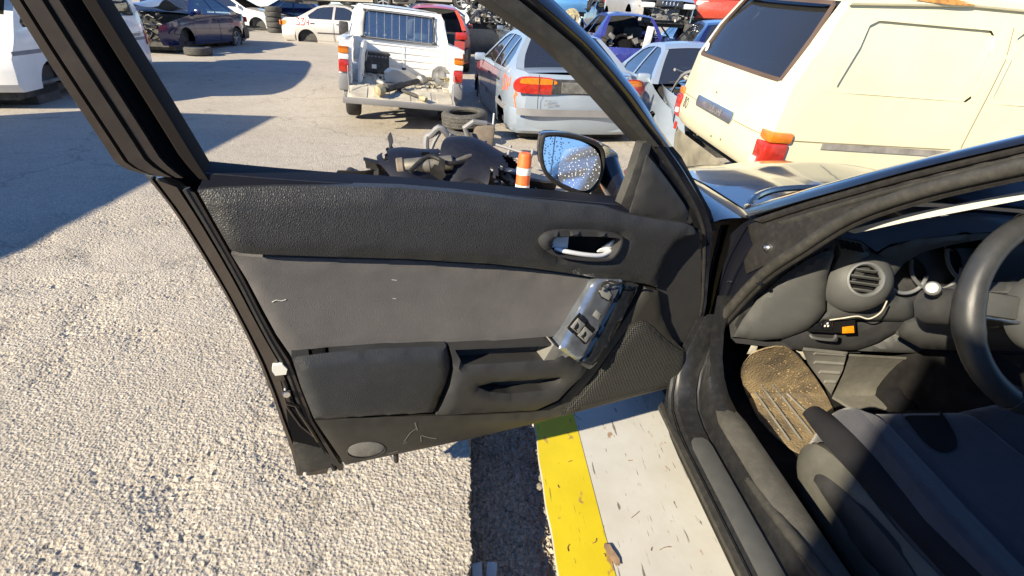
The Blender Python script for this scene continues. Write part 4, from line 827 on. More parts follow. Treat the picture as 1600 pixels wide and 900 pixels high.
def build_seat():
    seat = W(MB().box((1.25, .55, .30), (.42, .72, .10), bev=.03).build('driver_seat', 'seat_dark', car))
    tag(seat, 'grey cloth driver seat with dark centre tongue')
    x0, x1, y0, y1 = .965, 1.54, .18, 1.075
    def cush(s, t):
        y = y0 + (y1 - y0) * s; a = 2 * t - 1; rnd = math.sqrt(max(0, 1 - max(0, (s - .86) / .14) ** 2)) if s > .86 else 1
        bol = .075 * max(0, (abs(a) - .52) / .48) ** 1.0 * (1 - max(0, (abs(a) - .84) / .16) ** 2) * (.55 + .45 * (1 - s))
        edge = -.10 * max(0, (abs(a) - .88) / .12) ** 2
        z = .415 + (.475 - .415 + .03 * s) * rnd - .10 * (1 - rnd) + bol * rnd + edge - .012 * math.exp(-((abs(a) - .52) / .03) ** 2)
        taper = 1 - .17 * max(0, s - .55) / .45 * abs(a)
        return ((x0 + x1) / 2 + a * (x1 - x0) / 2 * taper, y, z)
    mb = MB(); mb.grid(cush, 44, 44); mb.build('cushion', 'seat_fabric', seat)
    def oncush(px, py, off):
        z = .49
        for _ in range(8):
            p = atz(px, py, z); s = (p[1] - y0) / (y1 - y0); t = (p[0] - x0) / (x1 - x0); z = cush(max(0, min(1, s)), max(0, min(1, t)))[2] + off
        return p
    tg = spline([(1380, 612), (1420, 606), (1448, 618), (1474, 648), (1494, 684), (1492, 702), (1470, 706), (1444, 690), (1418, 658)], 4, True)
    mb = MB(); mb.patch(tg, lambda a, c, w: oncush(a, c, .004 + w), step=8); mb.build('seat_tongue', 'seat_dark', seat)
    def bolster(s, t):
        y = .15 + .93 * s; p = math.pi * t; r = .050 * (1 - .45 * max(0, (s - .75) / .25) ** 2); sag = .02 * s
        return (1.0 + .012 * math.sin(s * 3) - r * math.cos(p) * 1.05, y, .475 - .035 * s + r * math.sin(p) * 1.1 - sag)
    mb = MB(); mb.grid(bolster, 30, 14); mb.build('side_bolster', 'seat_dark', seat)
    prof = [(.12, .20), (.12, .43), (.45, .44), (.70, .42), (.86, .425), (.98, .40), (1.02, .34), (1.0, .26), (.92, .21)]
    mb = MB(); mb.patch(spline(prof, 4, True), lambda a, c, w: (.952 - w - .012 * math.sin(max(0, min(1, (c - .2) / .24)) * 3.1), a, c), step=.03, depth=.04, pr=.03, ph=.018); mb.build('seat_side_cover', 'seat_trim', seat)
    mb = MB(); mb.patch(spline([(.55, .36), (.62, .405), (.78, .40), (.90, .37), (.92, .33), (.82, .315), (.66, .315)], 4, True), lambda a, c, w: (.926 - w, a, c), step=.02, depth=.03, pr=.025, ph=.016); mb.build('seat_lever', 'vinyl_fine', seat)
    def back(s, t):
        a = 2 * t - 1; z = .46 + .66 * s; y = .20 - .24 * s + .06 * a * a; return ((x0 + x1) / 2 + a * .26 * (1 - .25 * s * s), y - .02 * math.sin(s * 3), z)
    mb = MB(); mb.grid(back, 16, 12); mb.grid(lambda s, t: tuple(np.array(back(s, t)) + np.array([0, -.11, -.02])), 16, 12); mb.build('backrest', 'seat_fabric', seat)
    mb = MB(); mb.box((1.25, -.08, 1.19), (.26, .10, .17), bev=.04); mb.build('headrest', 'seat_fabric', seat)
    far = seat.copy(); COL.objects.link(far); far.name = 'passenger_seat'; far['label'] = 'grey cloth passenger seat beyond the console'; far.location.x += .70
    for ch in list(seat.children): c = ch.copy(); COL.objects.link(c); c.parent = far
    W(MB().box((1.58, .2, .155), (1.42, 2.5, .03)).build('floor_pan', 'carpet', car))
mat('straw', (.42, .31, .17), .9, var=.3, vs=60); mat('carpet_grey', (.13, .125, .11), 1., var=.2, vs=9, bump=.7, bs=500, bd=.003, spec=.05, dust=.3)
mat('pale_rubber', (.42, .40, .34), .7, var=.2, vs=40); mat('satin_grey', (.32, .32, .32), .35, .3, var=.05); mat('light_trim', (.52, .52, .47), .7, var=.05)
mat('dash_sky_sheen', (.10, .11, .13), .38, var=.12, vs=5, bump=.15, bs=900, bd=.0006, dust=.08); mat('seat_trim', (.09, .088, .076), .55, var=.1, vs=8, dust=.15, bump=.2, bs=300, bd=.001)  # dash top base lifted and blued in place of reflected sky
build_cabin(); build_seat()

# ---------------------------------------------------------------- steel containers behind and left of the viewer (out of view; the blue one is added to shade the seat)
mat('shade_container_blue', (.05, .10, .18), .5, .0, var=.15, vs=2, dust=.3); mat('container_rust', (.22, .09, .05), .6, 0., var=.2, vs=2, dust=.3)
def container(label, corner, yaw, L, Wd, Hh, m):
    """corner post at the origin, length along local -Y, width along local +X"""
    t = empty('shade_container', (*corner, 0), yaw); tag(t, label, 'container')
    mb = MB()
    def wave(n, P, Q):
        for i in range(n):
            for j, (f0, f1, d0, d1) in enumerate(((0, .35, 0, 0), (.35, .5, 0, .035), (.5, .85, .035, .035), (.85, 1, .035, 0))):
                yield (i + f0) / n, (i + f1) / n, d0, d1
    for (ax, ay, bx, by, nx, ny) in ((0, 0, 0, -L, 1, 0), (Wd, 0, Wd, -L, -1, 0), (0, 0, Wd, 0, 0, -1), (0, -L, Wd, -L, 0, 1)):
        n = int(max(abs(bx - ax), abs(by - ay)) / .28)
        for f0, f1, d0, d1 in wave(n, 0, 0):
            q = [(ax + (bx - ax) * f + nx * (d + .01), ay + (by - ay) * f + ny * (d + .01)) for f, d in ((f0, d0), (f1, d1))]
            mb.add([(*q[0], .12), (*q[1], .12), (*q[1], Hh - .06), (*q[0], Hh - .06)], [(0, 1, 2, 3)])
    mb.add([(0, 0, Hh - .06), (Wd, 0, Hh - .06), (Wd, -L, Hh - .06), (0, -L, Hh - .06)], [(0, 1, 2, 3)]); mb.build('wall', m, t)
    mb = MB()
    for x in (.06, Wd - .06):
        for y in (-.06, -L + .06): mb.box((x, y, Hh / 2), (.12, .12, Hh))
    for z in (.06, Hh - .05):
        for x in (.05, Wd - .05): mb.box((x, -L / 2, z), (.10, L - .24, .10))
        for y in (-.05, -L + .05): mb.box((Wd / 2, y, z), (Wd - .24, .10, .10))
    mb.build('frame', m, t); return t
container('added blue steel container behind the camera shading the near seat', (-1.93, -1.40), -SUN_AZ, 6.0, 2.44, 2.86, 'shade_container_blue')  # invented blocker; its shade replaces the viewer's own shadow on the seat
container('rust red steel shipping container left of the yard', (-8.99, 4.9), 0., 12.0, 2.44, 2.62, 'container_rust')
# ================================================================ vehicles of the yard
paint('silver', (.33, .39, .47), .25, .32, .10); paint('silver_warm', (.52, .49, .45), .4, .35, .3); paint('white_paint', (.78, .77, .74), 0, .35, .2)
paint('cream', (.66, .61, .42), 0, .38, .28, .5); paint('navy', (.006, .012, .070), .1, .2, .05); paint('purple_blue', (.03, .035, .22), .2, .3, .2)
paint('red_paint', (.50, .06, .03), 0, .4, .25); paint('grey_blue', (.18, .22, .28), .4, .3, .2); paint('sky_blue', (.10, .28, .55), .2, .3, .2)
paint('dark_green', (.04, .09, .07), .1, .35, .3); paint('beige_paint', (.5, .45, .36), .1, .4, .3); paint('dark_grey', (.07, .07, .08), .3, .35, .3)
glass('car_glass', (.28, .40, .48), 2.6); glass('pickup_glass', (.62, .74, .80), 2.9); glass('dark_glass', (.14, .18, .21), 2.2)
mat('interior_dark', (.035, .034, .034), .9, var=.4, vs=6); mat('interior_grey', (.16, .155, .15), .9, var=.3, vs=6)
mat('lens_red', (.40, .025, .015), .18, var=.15, vs=20, coat=.6); mat('lens_orange', (.62, .18, .015), .18, var=.15, vs=20, coat=.6); mat('lens_clear', (.72, .72, .70), .15, var=.1, coat=.6)
mat('black_trim', (.025, .025, .027), .55, var=.2, dust=.3); mat('grey_trim', (.20, .20, .21), .55, var=.12, dust=.25)
mat('spray_red', (.45, .02, .04), .7, var=.1); mat('spray_orange', (.95, .16, .05), .7, var=.08); mat('spray_yellow', (.85, .75, .08), .7, var=.1); mat('ink', (.04, .04, .05), .7)
mat('engine_metal', (.30, .29, .27), .5, .5, var=.5, vs=8, dust=.4); mat('engine_dark', (.05, .048, .045), .7, .2, var=.5, vs=8, dust=.4); mat('rust', (.24, .11, .05), .9, var=.4, vs=9); mat('number_plate', (.12, .12, .115), .6, var=.4, vs=12, dust=.5)
DIG = {'3': [[(0, 1), (.6, 1), (.25, .6), (.6, .45), (.6, .1), (.3, 0), (0, .1)]], '4': [[(.1, 1), (0, .45), (.6, .45)], [(.5, .9), (.45, 0)]], '1': [[(.3, 1), (.3, 0)]], '2': [[(0, .8), (.2, 1), (.55, .9), (.5, .55), (0, 0), (.6, .02)]],
       '0': [[(.3, 1), (.05, .8), (.0, .3), (.3, 0), (.58, .3), (.55, .8), (.3, 1)]], '8': [[(.3, 1), (.05, .8), (.5, .35), (.3, 0), (.02, .3), (.52, .8), (.3, 1)]], '/': [[(.6, 1.), (.4, .5), (.35, 0.), (.2, -.5)]]}
def strokes(txt, x, z, h, flip=1, adv=.85, slant=0.):
    out = []
    for i, ch in enumerate(txt):
        for s in DIG[ch]: out.append(spline([(x + flip * h * (i * adv + a + slant * b), z + h * b) for a, b in s], 4))
    return out

BASE = {
 'sedan': dict(L=4.4, W=1.70, belt=.93, tumble=.42, prof=[(2.12, .24), (2.19, .36), (2.2, .52), (2.16, .64), (2.05, .71), (1.6, .81), (1.1, .89), (.92, .93), (.55, 1.14), (.22, 1.33), (.02, 1.385), (-.35, 1.405), (-.75, 1.375), (-.95, 1.33), (-1.25, 1.16), (-1.55, .99), (-1.70, .965), (-2.08, .94), (-2.17, .86), (-2.2, .62), (-2.19, .36), (-2.12, .24)], cowl=7, rf=9, rr=13, deck=15, lid=17,
     arches=((1.32, .34), (-1.28, .34)), windows=([(.72, .955), (.16, 1.285), (-.02, 1.335), (-.30, 1.345), (-.30, .955)], [(-.38, .955), (-.38, 1.345), (-.72, 1.32), (-.92, 1.27), (-1.22, 1.05), (-1.15, .955)]), doors=([(.92, .30), (.95, .62), (.80, .925), (-.33, .925), (-.33, .28)], [(-.35, .28), (-.35, .925), (-1.14, .925), (-1.22, .82), (-.98, .62), (-.90, .45), (-.92, .30)])),
 'hatch': dict(L=3.9, W=1.66, belt=.93, tumble=.36, prof=[(1.88, .24), (1.94, .38), (1.95, .54), (1.88, .68), (1.4, .83), (1.02, .91), (.88, .95), (.5, 1.18), (.20, 1.36), (0, 1.41), (-.6, 1.425), (-1.25, 1.37), (-1.42, 1.33), (-1.62, 1.10), (-1.76, .93), (-1.83, .88), (-1.92, .72), (-1.95, .55), (-1.94, .36), (-1.88, .24)], cowl=6, rf=8, rr=12, deck=14, lid=16,
     arches=((1.18, .32), (-1.18, .32)), windows=([(.66, .97), (.14, 1.31), (-.06, 1.36), (-.30, 1.365), (-.30, .97)], [(-.37, .97), (-.37, 1.365), (-1.0, 1.335), (-1.22, 1.29), (-1.38, .97)]), doors=([(.84, .30), (.86, .62), (.72, .94), (-.33, .94), (-.33, .28)], [(-.35, .28), (-.35, .94), (-1.25, .94), (-1.28, .70), (-.92, .62), (-.82, .30)])),
}
def make_car(name, label, cat, loc, yaw, kind, body, glassm='car_glass', drop=0., rx=0., ry=0., group=None, wheels=(1, 1, 1, 1), miss=(), fine=.10, tail='lens_red', trim='black_trim', fillet=True, extra=None, **ov):
    sp = dict(BASE[kind]); sp.update(ov); L_, Wd, belt, tum = sp['L'], sp['W'], sp['belt'], sp['tumble']; prof = sp['prof']
    t = empty(name, (loc[0], loc[1], (loc[2] if len(loc) > 2 else 0)), yaw, rx, ry); tag(t, label, cat, group)
    def hw(y, z):
        e = abs(y) / (L_ / 2); b = Wd / 2 * (1 - .20 * max(0, (e - .66) / .34) ** 2)
        return b - .045 * ((z - .58) / .4) ** 2 - max(0, z - belt) * tum if z < belt + .5 else b - .045 * ((z - .58) / .4) ** 2 - .5 * tum
    S = lambda s: (lambda a, c, w: (s * (hw(a, c) + w), a, c - drop))
    arcs = []
    for (ya, r) in sp['arches']: arcs.append([(ya + r * math.cos(q), .30 + r * math.sin(q)) for q in np.linspace(-.18, math.pi + .18, 15)])
    bot = [prof[-1]] + arcs[1][::-1] + arcs[0][::-1] + [prof[0]]
    outline = list(prof) + bot[1:-1]
    wins = [list(w) for w in sp['windows']]; doors = [list(d) for d in sp['doors']]
    mb = MB()
    for s in (-1, 1): mb.patch(outline, S(s), holes=wins + doors, step=fine)
    nS = 10
    def strip(i0, i1, a0=-1., a1=1., crown=.035, mbx=None, off=0.):
        pts = []
        for i in range(i0, i1):
            p, q = prof[i], prof[i + 1]; k = max(1, int(math.hypot(q[0] - p[0], q[1] - p[1]) / .12))
            for j in range(k): pts.append((p[0] + (q[0] - p[0]) * j / k, p[1] + (q[1] - p[1]) * j / k))
        pts.append(prof[i1]); V = []
        for (y, z) in pts:
            h = hw(y, z)
            for j in range(nS + 1):
                a = a0 + (a1 - a0) * j / nS; dy = (1 - a * a) * (.10 if abs(y) > L_ * .42 else .0) * (1 if y > 0 else -1); V.append((a * h, y + dy, z - drop + crown * (1 - a * a) + off))
        F = [(i * (nS + 1) + j, (i + 1) * (nS + 1) + j, (i + 1) * (nS + 1) + j + 1, i * (nS + 1) + j + 1) for i in range(len(pts) - 1) for j in range(nS)]
        (mbx or mb).add(V, F)
    cw, rf, rr, dk, ld, n = sp['cowl'], sp['rf'], sp['rr'], sp['deck'], sp['lid'], len(prof) - 1
    if 'nose' not in miss: strip(0, 4, crown=.0)
    strip(rf, rr)
    for s in (-1, 1):
        strip(cw, rf, s * .90, s * 1., .0); strip(rr, dk, s * .86, s * 1., .0)
    if 'tail' not in miss: strip(ld, n, crown=.0)
    bd = mb.build('body', body, t)
    if 'hood' not in miss: mb = MB(); strip(4, cw, crown=.03, mbx=mb, off=.004); mb.build('hood', body, t)
    if 'lid' not in miss: mb = MB(); strip(dk, ld, crown=.03, mbx=mb, off=.003); mb.build('boot_lid', body, t)
    if 'windscreen' not in miss: mb = MB(); strip(cw, rf, -.90, .90, .03, mb, -.004); mb.build('windscreen', glassm, t)
    if 'rear_glass' not in miss: mb = MB(); strip(rr, dk, -.86, .86, .03, mb, -.004); mb.build('rear_window', glassm, t)
    for s in (-1, 1):
        for w in wins:
            if 'side_glass' not in miss: mb = MB(); mb.patch(shrink(w, -.004), lambda a, c, q, s=s: S(s)(a, c, -.012), step=.2); mb.build('side_window', glassm, t)
        for i, d in enumerate(doors):
            mb = MB(); mb.patch(shrink(d, .007), S(s), step=fine, depth=.03); do = mb.build('door', body, t)
            hy = max(p[0] for p in d if p[1] < .6) if False else min(p[0] for p in d) + .12
            mb = MB(); mb.box((s * (hw(hy, .82) + .012), hy + .05, .82 - drop), (.022, .15, .032), bev=.008, seg=1); mb.build('door_handle', trim, do)
    mb = MB(); mb.box((0, -.1, .27 - drop), (Wd - .22, L_ * .62, .06)); mb.box((0, .78, .72 - drop), (Wd - .3, .30, .36))
    for x in (-.36, .36): mb.box((x, .05, .50 - drop), (.48, .50, .20), bev=.05, seg=1); mb.box((x, -.28, .83 - drop), (.46, .16, .62), Matrix.Identity(4), bev=.06, seg=1)
    mb.box((0, -.92, .62 - drop), (1.25, .34, .50), bev=.06, seg=1)
    mb.build('interior', 'interior_grey' if 'grey_in' in miss else 'interior_dark', t)
    mb = MB()
    for (ya, r) in sp['arches']: mb.box((0, ya, .36 - drop * .0 - drop), (Wd - .34, r * 1.9, .50))
    mb.box((0, 0, .25 - drop), (Wd - .3, L_ - .5, .10)); mb.build('underbody', 'engine_dark', t)
    for k, (x, y) in enumerate(((-1, 0), (1, 0), (-1, 1), (1, 1))):
        if wheels[k]:
            ya, r = sp['arches'][y]; wheel('wheel', t, (x * (Wd / 2 - .12), ya, .30 - drop), r - .04, .19, x, 'satin_grey')
    for s in (-1, 1):
        yr = prof[ld][0] if True else 0
        if 'tail_lights' not in miss:
            mb = MB(); z0 = .80 if kind == 'sedan' else .82; q = [(-L_ / 2 + .015, z0 - .07), (-L_ / 2 + .02, z0 + .09), (-L_ / 2 + .24, z0 + .08), (-L_ / 2 + .22, z0 - .06)]
            mb.patch(q, lambda a, c, w, s=s: S(s)(a, c, .006 + w), step=.05, depth=.02, pr=.02, ph=.008); mb.box((s * (Wd / 2 - .235), -L_ / 2 - .008, z0 - drop + .005), (.26, .05, .15), bev=.02); mb.build('tail_light', tail, t)
        if 'headlights' not in miss:
            mb = MB(); mb.box((s * (Wd / 2 - .30), L_ / 2 - .10, .615 - drop), (.36, .20, .13), bev=.04); mb.build('headlight', 'lens_clear', t)
    def bumper(sg, nm_):
        mb = MB(); V = []; F = []; secs = [(.30, -.02), (.34, .03), (.46, .045), (.56, .03), (.60, -.01)]; m = len(secs); pts = []
        for q in np.linspace(-1, 1, 19):
            a = abs(q); x = math.copysign(min(1, (a / .72)) ** .8, q) * (Wd / 2 - .045) if a < .72 else math.copysign(Wd / 2 - .045 + .03 * (a - .72) / .28, q); y = L_ / 2 - .02 - .07 * (a / .72) ** 3 if a < .72 else L_ / 2 - .09 - (a - .72) / .28 * .42; pts.append((x, y, q))
        for (x, y, q) in pts:
            for (z, o) in secs: V.append((x * (1 + o * .5), sg * (y + o * (1 if abs(q) < .75 else .3)), z - drop - .02))
        for i in range(len(pts) - 1):
            for j in range(m - 1): F.append((i * m + j, i * m + j + 1, (i + 1) * m + j + 1, (i + 1) * m + j))
        mb.add(V, F); mb.build(nm_, trim if sp.get('bump') is None else sp['bump'], t)
    if 'front_bumper' not in miss: bumper(1, 'front_bumper')
    if 'rear_bumper' not in miss: bumper(-1, 'rear_bumper')
    for s in (-1, 1):
        if 'mirrors' not in miss: mb = MB(); mb.box((s * (hw(.7, .98) + .10), .68, .98 - drop), (.18, .09, .12), bev=.03); mb.build('wing_mirror', body, t)
    if extra: extra(t, S, hw)
    return t
def junk_mesh(seed, size, n, mb=None):
    rg = random.Random(seed); mb = mb or MB()
    for k in range(n):
        c = (rg.uniform(-.5, .5) * size[0], rg.uniform(-.5, .5) * size[1], rg.uniform(-.5, .5) * size[2]); rot = Matrix.Translation(c) @ Matrix.Rotation(rg.uniform(0, 3), 4, rg.choice('XYZ')) @ Matrix.Rotation(rg.uniform(0, 3), 4, rg.choice('XYZ')); s = min(size)
        w = rg.random()
        if w < .4: mb.box((0, 0, 0), (s * rg.uniform(.08, .4), s * rg.uniform(.08, .3), s * rg.uniform(.05, .2)), rot, bev=s * .02, seg=1)
        elif w < .7: mb.lathe([(0, 0), (s * rg.uniform(.04, .16), 0), (s * rg.uniform(.04, .16), s * rg.uniform(.05, .3)), (0, s * .2)], 12, rot)
        else: mb.tube(spline([tuple(Vector(c) + Vector([rg.uniform(-.3, .3) * q for q in size])) for _ in range(4)], 4), s * rg.uniform(.012, .035), 6)
    return mb
# ---------------------------------------------------------------- silver hatchback behind the mirror
def laguna_extra(t, S, hw):
    y0 = -2.2
    mb = MB(); mb.box((0, y0 - .085, .86 - .17), (.80, .03, .17), bev=.01); mb.build('plate_recess', 'black_trim', t)
    mb = MB(); mb.box((.02, y0 - .098, .85 - .17), (.60, .02, .125), bev=.004, seg=1); mb.build('plate_backing', 'number_plate', t)
    rr = lambda a, c, w: (a, y0 - .10 * (1 - (a / .86) ** 2) - .006 - w + .10 * max(0, abs(a) - .74) * 3, c - .17)
    for s in (-1, 1):
        red = spline([(s * x, z) for x, z in ((.36, .775), (.348, .86), (.36, .945), (.60, .965), (.76, .955), (.835, .90), (.845, .83), (.80, .782), (.60, .77))], 3, True)
        mb = MB(); mb.patch(red, lambda a, c, w: rr(a, c, .012 + w), step=.05, depth=.03, pr=.025, ph=.010); mb.build('brake_lens', 'lens_red', t)
        ora = spline([(s * x, z) for x, z in ((.37, .885), (.372, .935), (.58, .952), (.74, .942), (.775, .905), (.74, .882))], 3, True)
        mb = MB(); mb.patch(ora, lambda a, c, w: rr(a, c, .017 + w), step=.05, depth=.02, pr=.012, ph=.004); mb.build('indicator_lens', 'lens_orange', t)
        mb = MB(); mb.ribbon([resample([(s * .56, .99), (s * .555, .60)], .06, False)], .008, lambda a, c, w: rr(a, c, .024 if c > .765 else .008)); mb.build('lid_seam', 'black_trim', t)
    mb = MB(); mb.grid(lambda a, b: ((2 * b - 1) * .84 * (1 - .04 * (2 * b - 1) ** 8), y0 - .13 + .12 * abs(2 * b - 1) ** 5 , .52 - .17 + .085 * a), 2, 24); mb.build('bumper_strip', 'grey_trim', t)
    for txt, x, z, h in (('RENAULT', -.40, .695, .035), ('LAGUNA', -.39, .655, .045)):
        V, F = text_mesh(txt, h); mb = MB(); mb.add([(x + v.x, y0 - .096, z - .17 + v.y) for v in V], F); mb.build('badge_lettering', 'chrome', t)
    mb = MB(); mb.box((.36, y0 - .096, .665 - .17), (.085, .01, .085), bev=.004, seg=1); mb.build('badge', 'ink', t)
    mb = MB(); mb.lathe([(0, .004), (.014, .003), (.018, 0)], 8, Matrix.Translation((.345, y0 - .101, .675 - .17)) @ Matrix.Rotation(R_(90), 4, 'X')); mb.lathe([(0, .004), (.014, .003), (.018, 0)], 8, Matrix.Translation((.375, y0 - .101, .675 - .17)) @ Matrix.Rotation(R_(90), 4, 'X')); mb.build('badge_heart', 'white_plastic', t)
    mb = MB(); mb.tube([(-.05, -1.66, .975 - .17 + .045), (-.30, -1.40, 1.09 - .17 + .05), (-.42, -1.30, 1.13 - .17 + .05)], .011, 6); mb.tube([(-.08, -1.60, 1.0 - .17 + .05), (-.46, -1.38, 1.1 - .17 + .05)], .008, 6); mb.build('rear_wiper', 'black_trim', t)
    mb = MB(); st = strokes('412', -1.78, .74, .17, flip=1, adv=.62, slant=.1) + [spline([(-1.99, .80), (-1.96, .68), (-2.0, .60), (-1.99, .52)], 4), spline([(-2.02, .74), (-1.93, .69)], 3)]
    mb.ribbon(st, .028, lambda a, c, w: (-(hw(a, c) + .004), -3.62 - a if False else a, c - .17)); mb.build('spray_number', 'spray_orange', t)
    for i in range(3):
        yy = (.45, -.45, -1.35)[i]
        mb = MB(); mb.patch([(yy - .40, .50), (yy + .38, .50), (yy + .38, .57), (yy - .40, .57)], lambda a, c, w: (-(hw(a, c) + .012 + w), a, c - .17), step=.15, depth=.012); mb.build('side_moulding', 'grey_trim', t)
lag = dict(BASE['hatch'])
lag = dict(L=4.4, W=1.74, belt=.93, tumble=.40, prof=[(2.10, .24), (2.18, .38), (2.2, .54), (2.13, .66), (1.95, .73), (1.4, .85), (1.08, .91), (.95, .95), (.55, 1.17), (.24, 1.36), (.02, 1.415), (-.6, 1.435), (-1.02, 1.40), (-1.22, 1.37), (-1.52, 1.16), (-1.78, 1.01), (-2.02, 1.005), (-2.12, .99), (-2.16, .95), (-2.2, .70), (-2.19, .40), (-2.12, .29)], cowl=7, rf=9, rr=13, deck=15, lid=17,
           arches=((1.34, .34), (-1.30, .33)), windows=([(.74, .975), (.18, 1.305), (-.02, 1.36), (-.30, 1.37), (-.30, .975)], [(-.37, .975), (-.37, 1.37), (-.90, 1.355), (-.90, .975)], [(-.95, .975), (-.95, 1.35), (-1.12, 1.32), (-1.34, 1.16), (-1.36, 1.03), (-1.28, .975)]), doors=BASE['sedan']['doors'], bump='silver')
BASE['laguna'] = lag
make_car('hatchback_car', 'silver hatchback with orange spray marks parked right of the white pickup', 'car', (1.15, 8.86, .0), R_(6), 'laguna', 'silver', drop=.17, wheels=(1, 1, 0, 0), miss=('tail_lights', 'nomirror'), fine=.09, extra=laguna_extra)

# ---------------------------------------------------------------- white pickup with its tailgate down
def pickup():
    t = empty('pickup_truck', (-.93, 7.40, 0), R_(8), 0, R_(3.8)); tag(t, 'white pickup truck with lowered tailgate and scrap in its bed', 'pickup truck')
    wall = lambda s: (lambda a, c, w: (s * (.80 - .03 * ((c - .7) / .4) ** 2 + w), a, c))
    for s in (-1, 1):
        arch = [(.66 + .35 * math.cos(q), .31 + .35 * math.sin(q)) for q in np.linspace(math.pi, 0, 13)]
        mb = MB(); mb.solid([(0, .50), (0, 1.02), (1.88, 1.02), (1.88, .42), (1.03, .42)] + arch[::-1] + [(.29, .46)], wall(s), step=.12, t=.035)
        mb.box((s * .755, .94, 1.02), (.11, 1.88, .05), bev=.015); mb.box((s * .70, .03, .76), (.13, .06, .52), bev=.01)
        mb.box((s * .66, .70, .60), (.22, .76, .24), bev=.06); mb.build('bed_side', 'white_paint', t)
        for z0, z1, m, nm_ in ((.86, .95, 'lens_orange', 'indicator_lens'), (.79, .86, 'lens_clear', 'reverse_lens'), (.64, .79, 'lens_red', 'brake_lens'), (.905, .95, 'lens_orange', 'indicator_lens')):
            mb = MB(); mb.box((s * .735, -.012, (z0 + z1) / 2), (.125, .06, z1 - z0 - .004), bev=.012); mb.build(nm_, m, t)
        mb = MB(); mb.box((s * .735, .0, .52), (.15, .12, .21), bev=.03); mb.box((s * .70, .02, .39), (.10, .10, .10), bev=.02); mb.build('corner_bumper', 'grey_trim', t)
        mb = MB(); mb.patch([(1.92, .36), (1.92, 1.0), (2.30, 1.02), (2.95, 1.0), (3.10, .92), (4.2, .84), (4.34, .62), (4.3, .36)] + [(3.62 + .38 * math.cos(q), .32 + .38 * math.sin(q)) for q in np.linspace(.1, math.pi - .1, 12)], wall(s), step=.12)
        mb.patch([(1.92, .98), (2.02, 1.40), (2.12, 1.455), (2.75, 1.45), (3.25, .98)], lambda a, c, w, s=s: (s * (.80 - (c - .98) * .28), a, c), holes=[[(2.12, 1.03), (2.16, 1.37), (2.72, 1.38), (3.08, 1.03)]], step=.12); mb.build('cab_side', 'white_paint', t)
        mb = MB(); mb.patch([(2.12, 1.03), (2.16, 1.37), (2.72, 1.38), (3.08, 1.03)], lambda a, c, w, s=s: (s * (.79 - (c - .98) * .28), a, c), step=.2); mb.build('side_window', 'dark_glass', t)
        mb = MB(); mb.box((s * .93, 2.95, 1.05), (.16, .07, .22), bev=.03); mb.box((s * .84, 2.97, 1.0), (.10, .03, .03)); mb.build('wing_mirror', 'black_trim', t)
        for y in (.66, 3.62): wheel('wheel', t, (s * .66, y, .315), .32, .20, s, 'grey_trim')
    mb = MB(); mb.box((0, .94, .475), (1.50, 1.88, .05))
    for k in range(9): mb.box((-.6 + k * .15, .94, .503), (.07, 1.84, .012), bev=.004, seg=1)
    mb.build('bed_floor', 'bed_dust', t)
    # cab rear wall
    H = [(-.56, 1.03), (-.53, 1.34), (-.47, 1.385), (.47, 1.385), (.53, 1.34), (.56, 1.03), (.51, 1.0), (-.51, 1.0)]
    cw = [(-.80, .45), (-.80, .98), (-.715, 1.36), (-.66, 1.43), (-.58, 1.465), (.58, 1.465), (.66, 1.43), (.715, 1.36), (.80, .98), (.80, .45)]
    cm = lambda a, c, w: (a, 1.92 + max(0, c - 1.0) * .20 - w, c)
    mb = MB(); mb.patch(cw, cm, holes=[H], step=.1, depth=.05, pr=.05, ph=.03); mb.build('cab_rear', 'white_paint', t)
    mb = MB(); mb.tube([cm(a, c, .012) for a, c in spline(H, 5, True)], .014, 8, closed=True); mb.build('window_rubber', 'black_trim', t)
    mb = MB(); mb.patch(shrink(H, .005), lambda a, c, w: cm(a, c, -.006), step=.2); mb.build('rear_window', 'pickup_glass', t)
    for k in range(9):
        x = -.47 + k * .117; MB().tube([cm(x, 1.005, .03), cm(x, 1.2, .034), cm(x, 1.375, .03)], .0027, 6).build('guard_bar', 'satin_grey', t)
    for z in (1.0, 1.385): MB().tube([cm(-.52, z, .045), cm(0, z, .052), cm(.52, z, .045)], .007, 6).build('guard_rail', 'satin_grey', t)
    for z in (.62, .72, .82, .92): MB().tube([(-.66, 1.903, z), (.66, 1.903, z)], .006, 6).build('pressed_rib', 'white_paint', t)
    MB().tube([(.06, 1.90, .56), (.06, 1.90, .93)], .007, 6).build('bed_seam', 'white_paint', t)
    mb = MB(); mb.grid(lambda a, b: ((2 * b - 1) * (.60 + .02 * a), 2.02 + .95 * a, 1.462 + .03 * math.sin(a * 3.1) * (1 - (2 * b - 1) ** 2) - .05 * max(0, a - .7)), 8, 12); mb.build('roof', 'white_paint', t)
    mb = MB(); mb.grid(lambda a, b: ((2 * b - 1) * (.76 - .17 * a), 3.25 - .42 * a, .98 + .46 * a), 6, 8); mb.build('windscreen', 'screen_glass', t)
    mb = MB(); mb.grid(lambda a, b: ((2 * b - 1) * .77, 3.25 + 1.02 * a, .98 - .14 * a ** 2), 6, 8); mb.grid(lambda a, b: ((2 * b - 1) * .78, 4.27 + .04 * math.sin(3 * a), .34 + .50 * a), 4, 8); mb.build('hood', 'white_paint', t)
    mb = MB(); mb.box((0, 2.5, .44), (1.45, 1.2, .06)); mb.box((0, 3.05, .86), (1.4, .3, .28), bev=.05)
    for x in (-.36, .36): mb.box((x, 2.25, .76), (.46, .14, .50), bev=.05); mb.box((x, 2.25, 1.08), (.22, .08, .12), bev=.03)
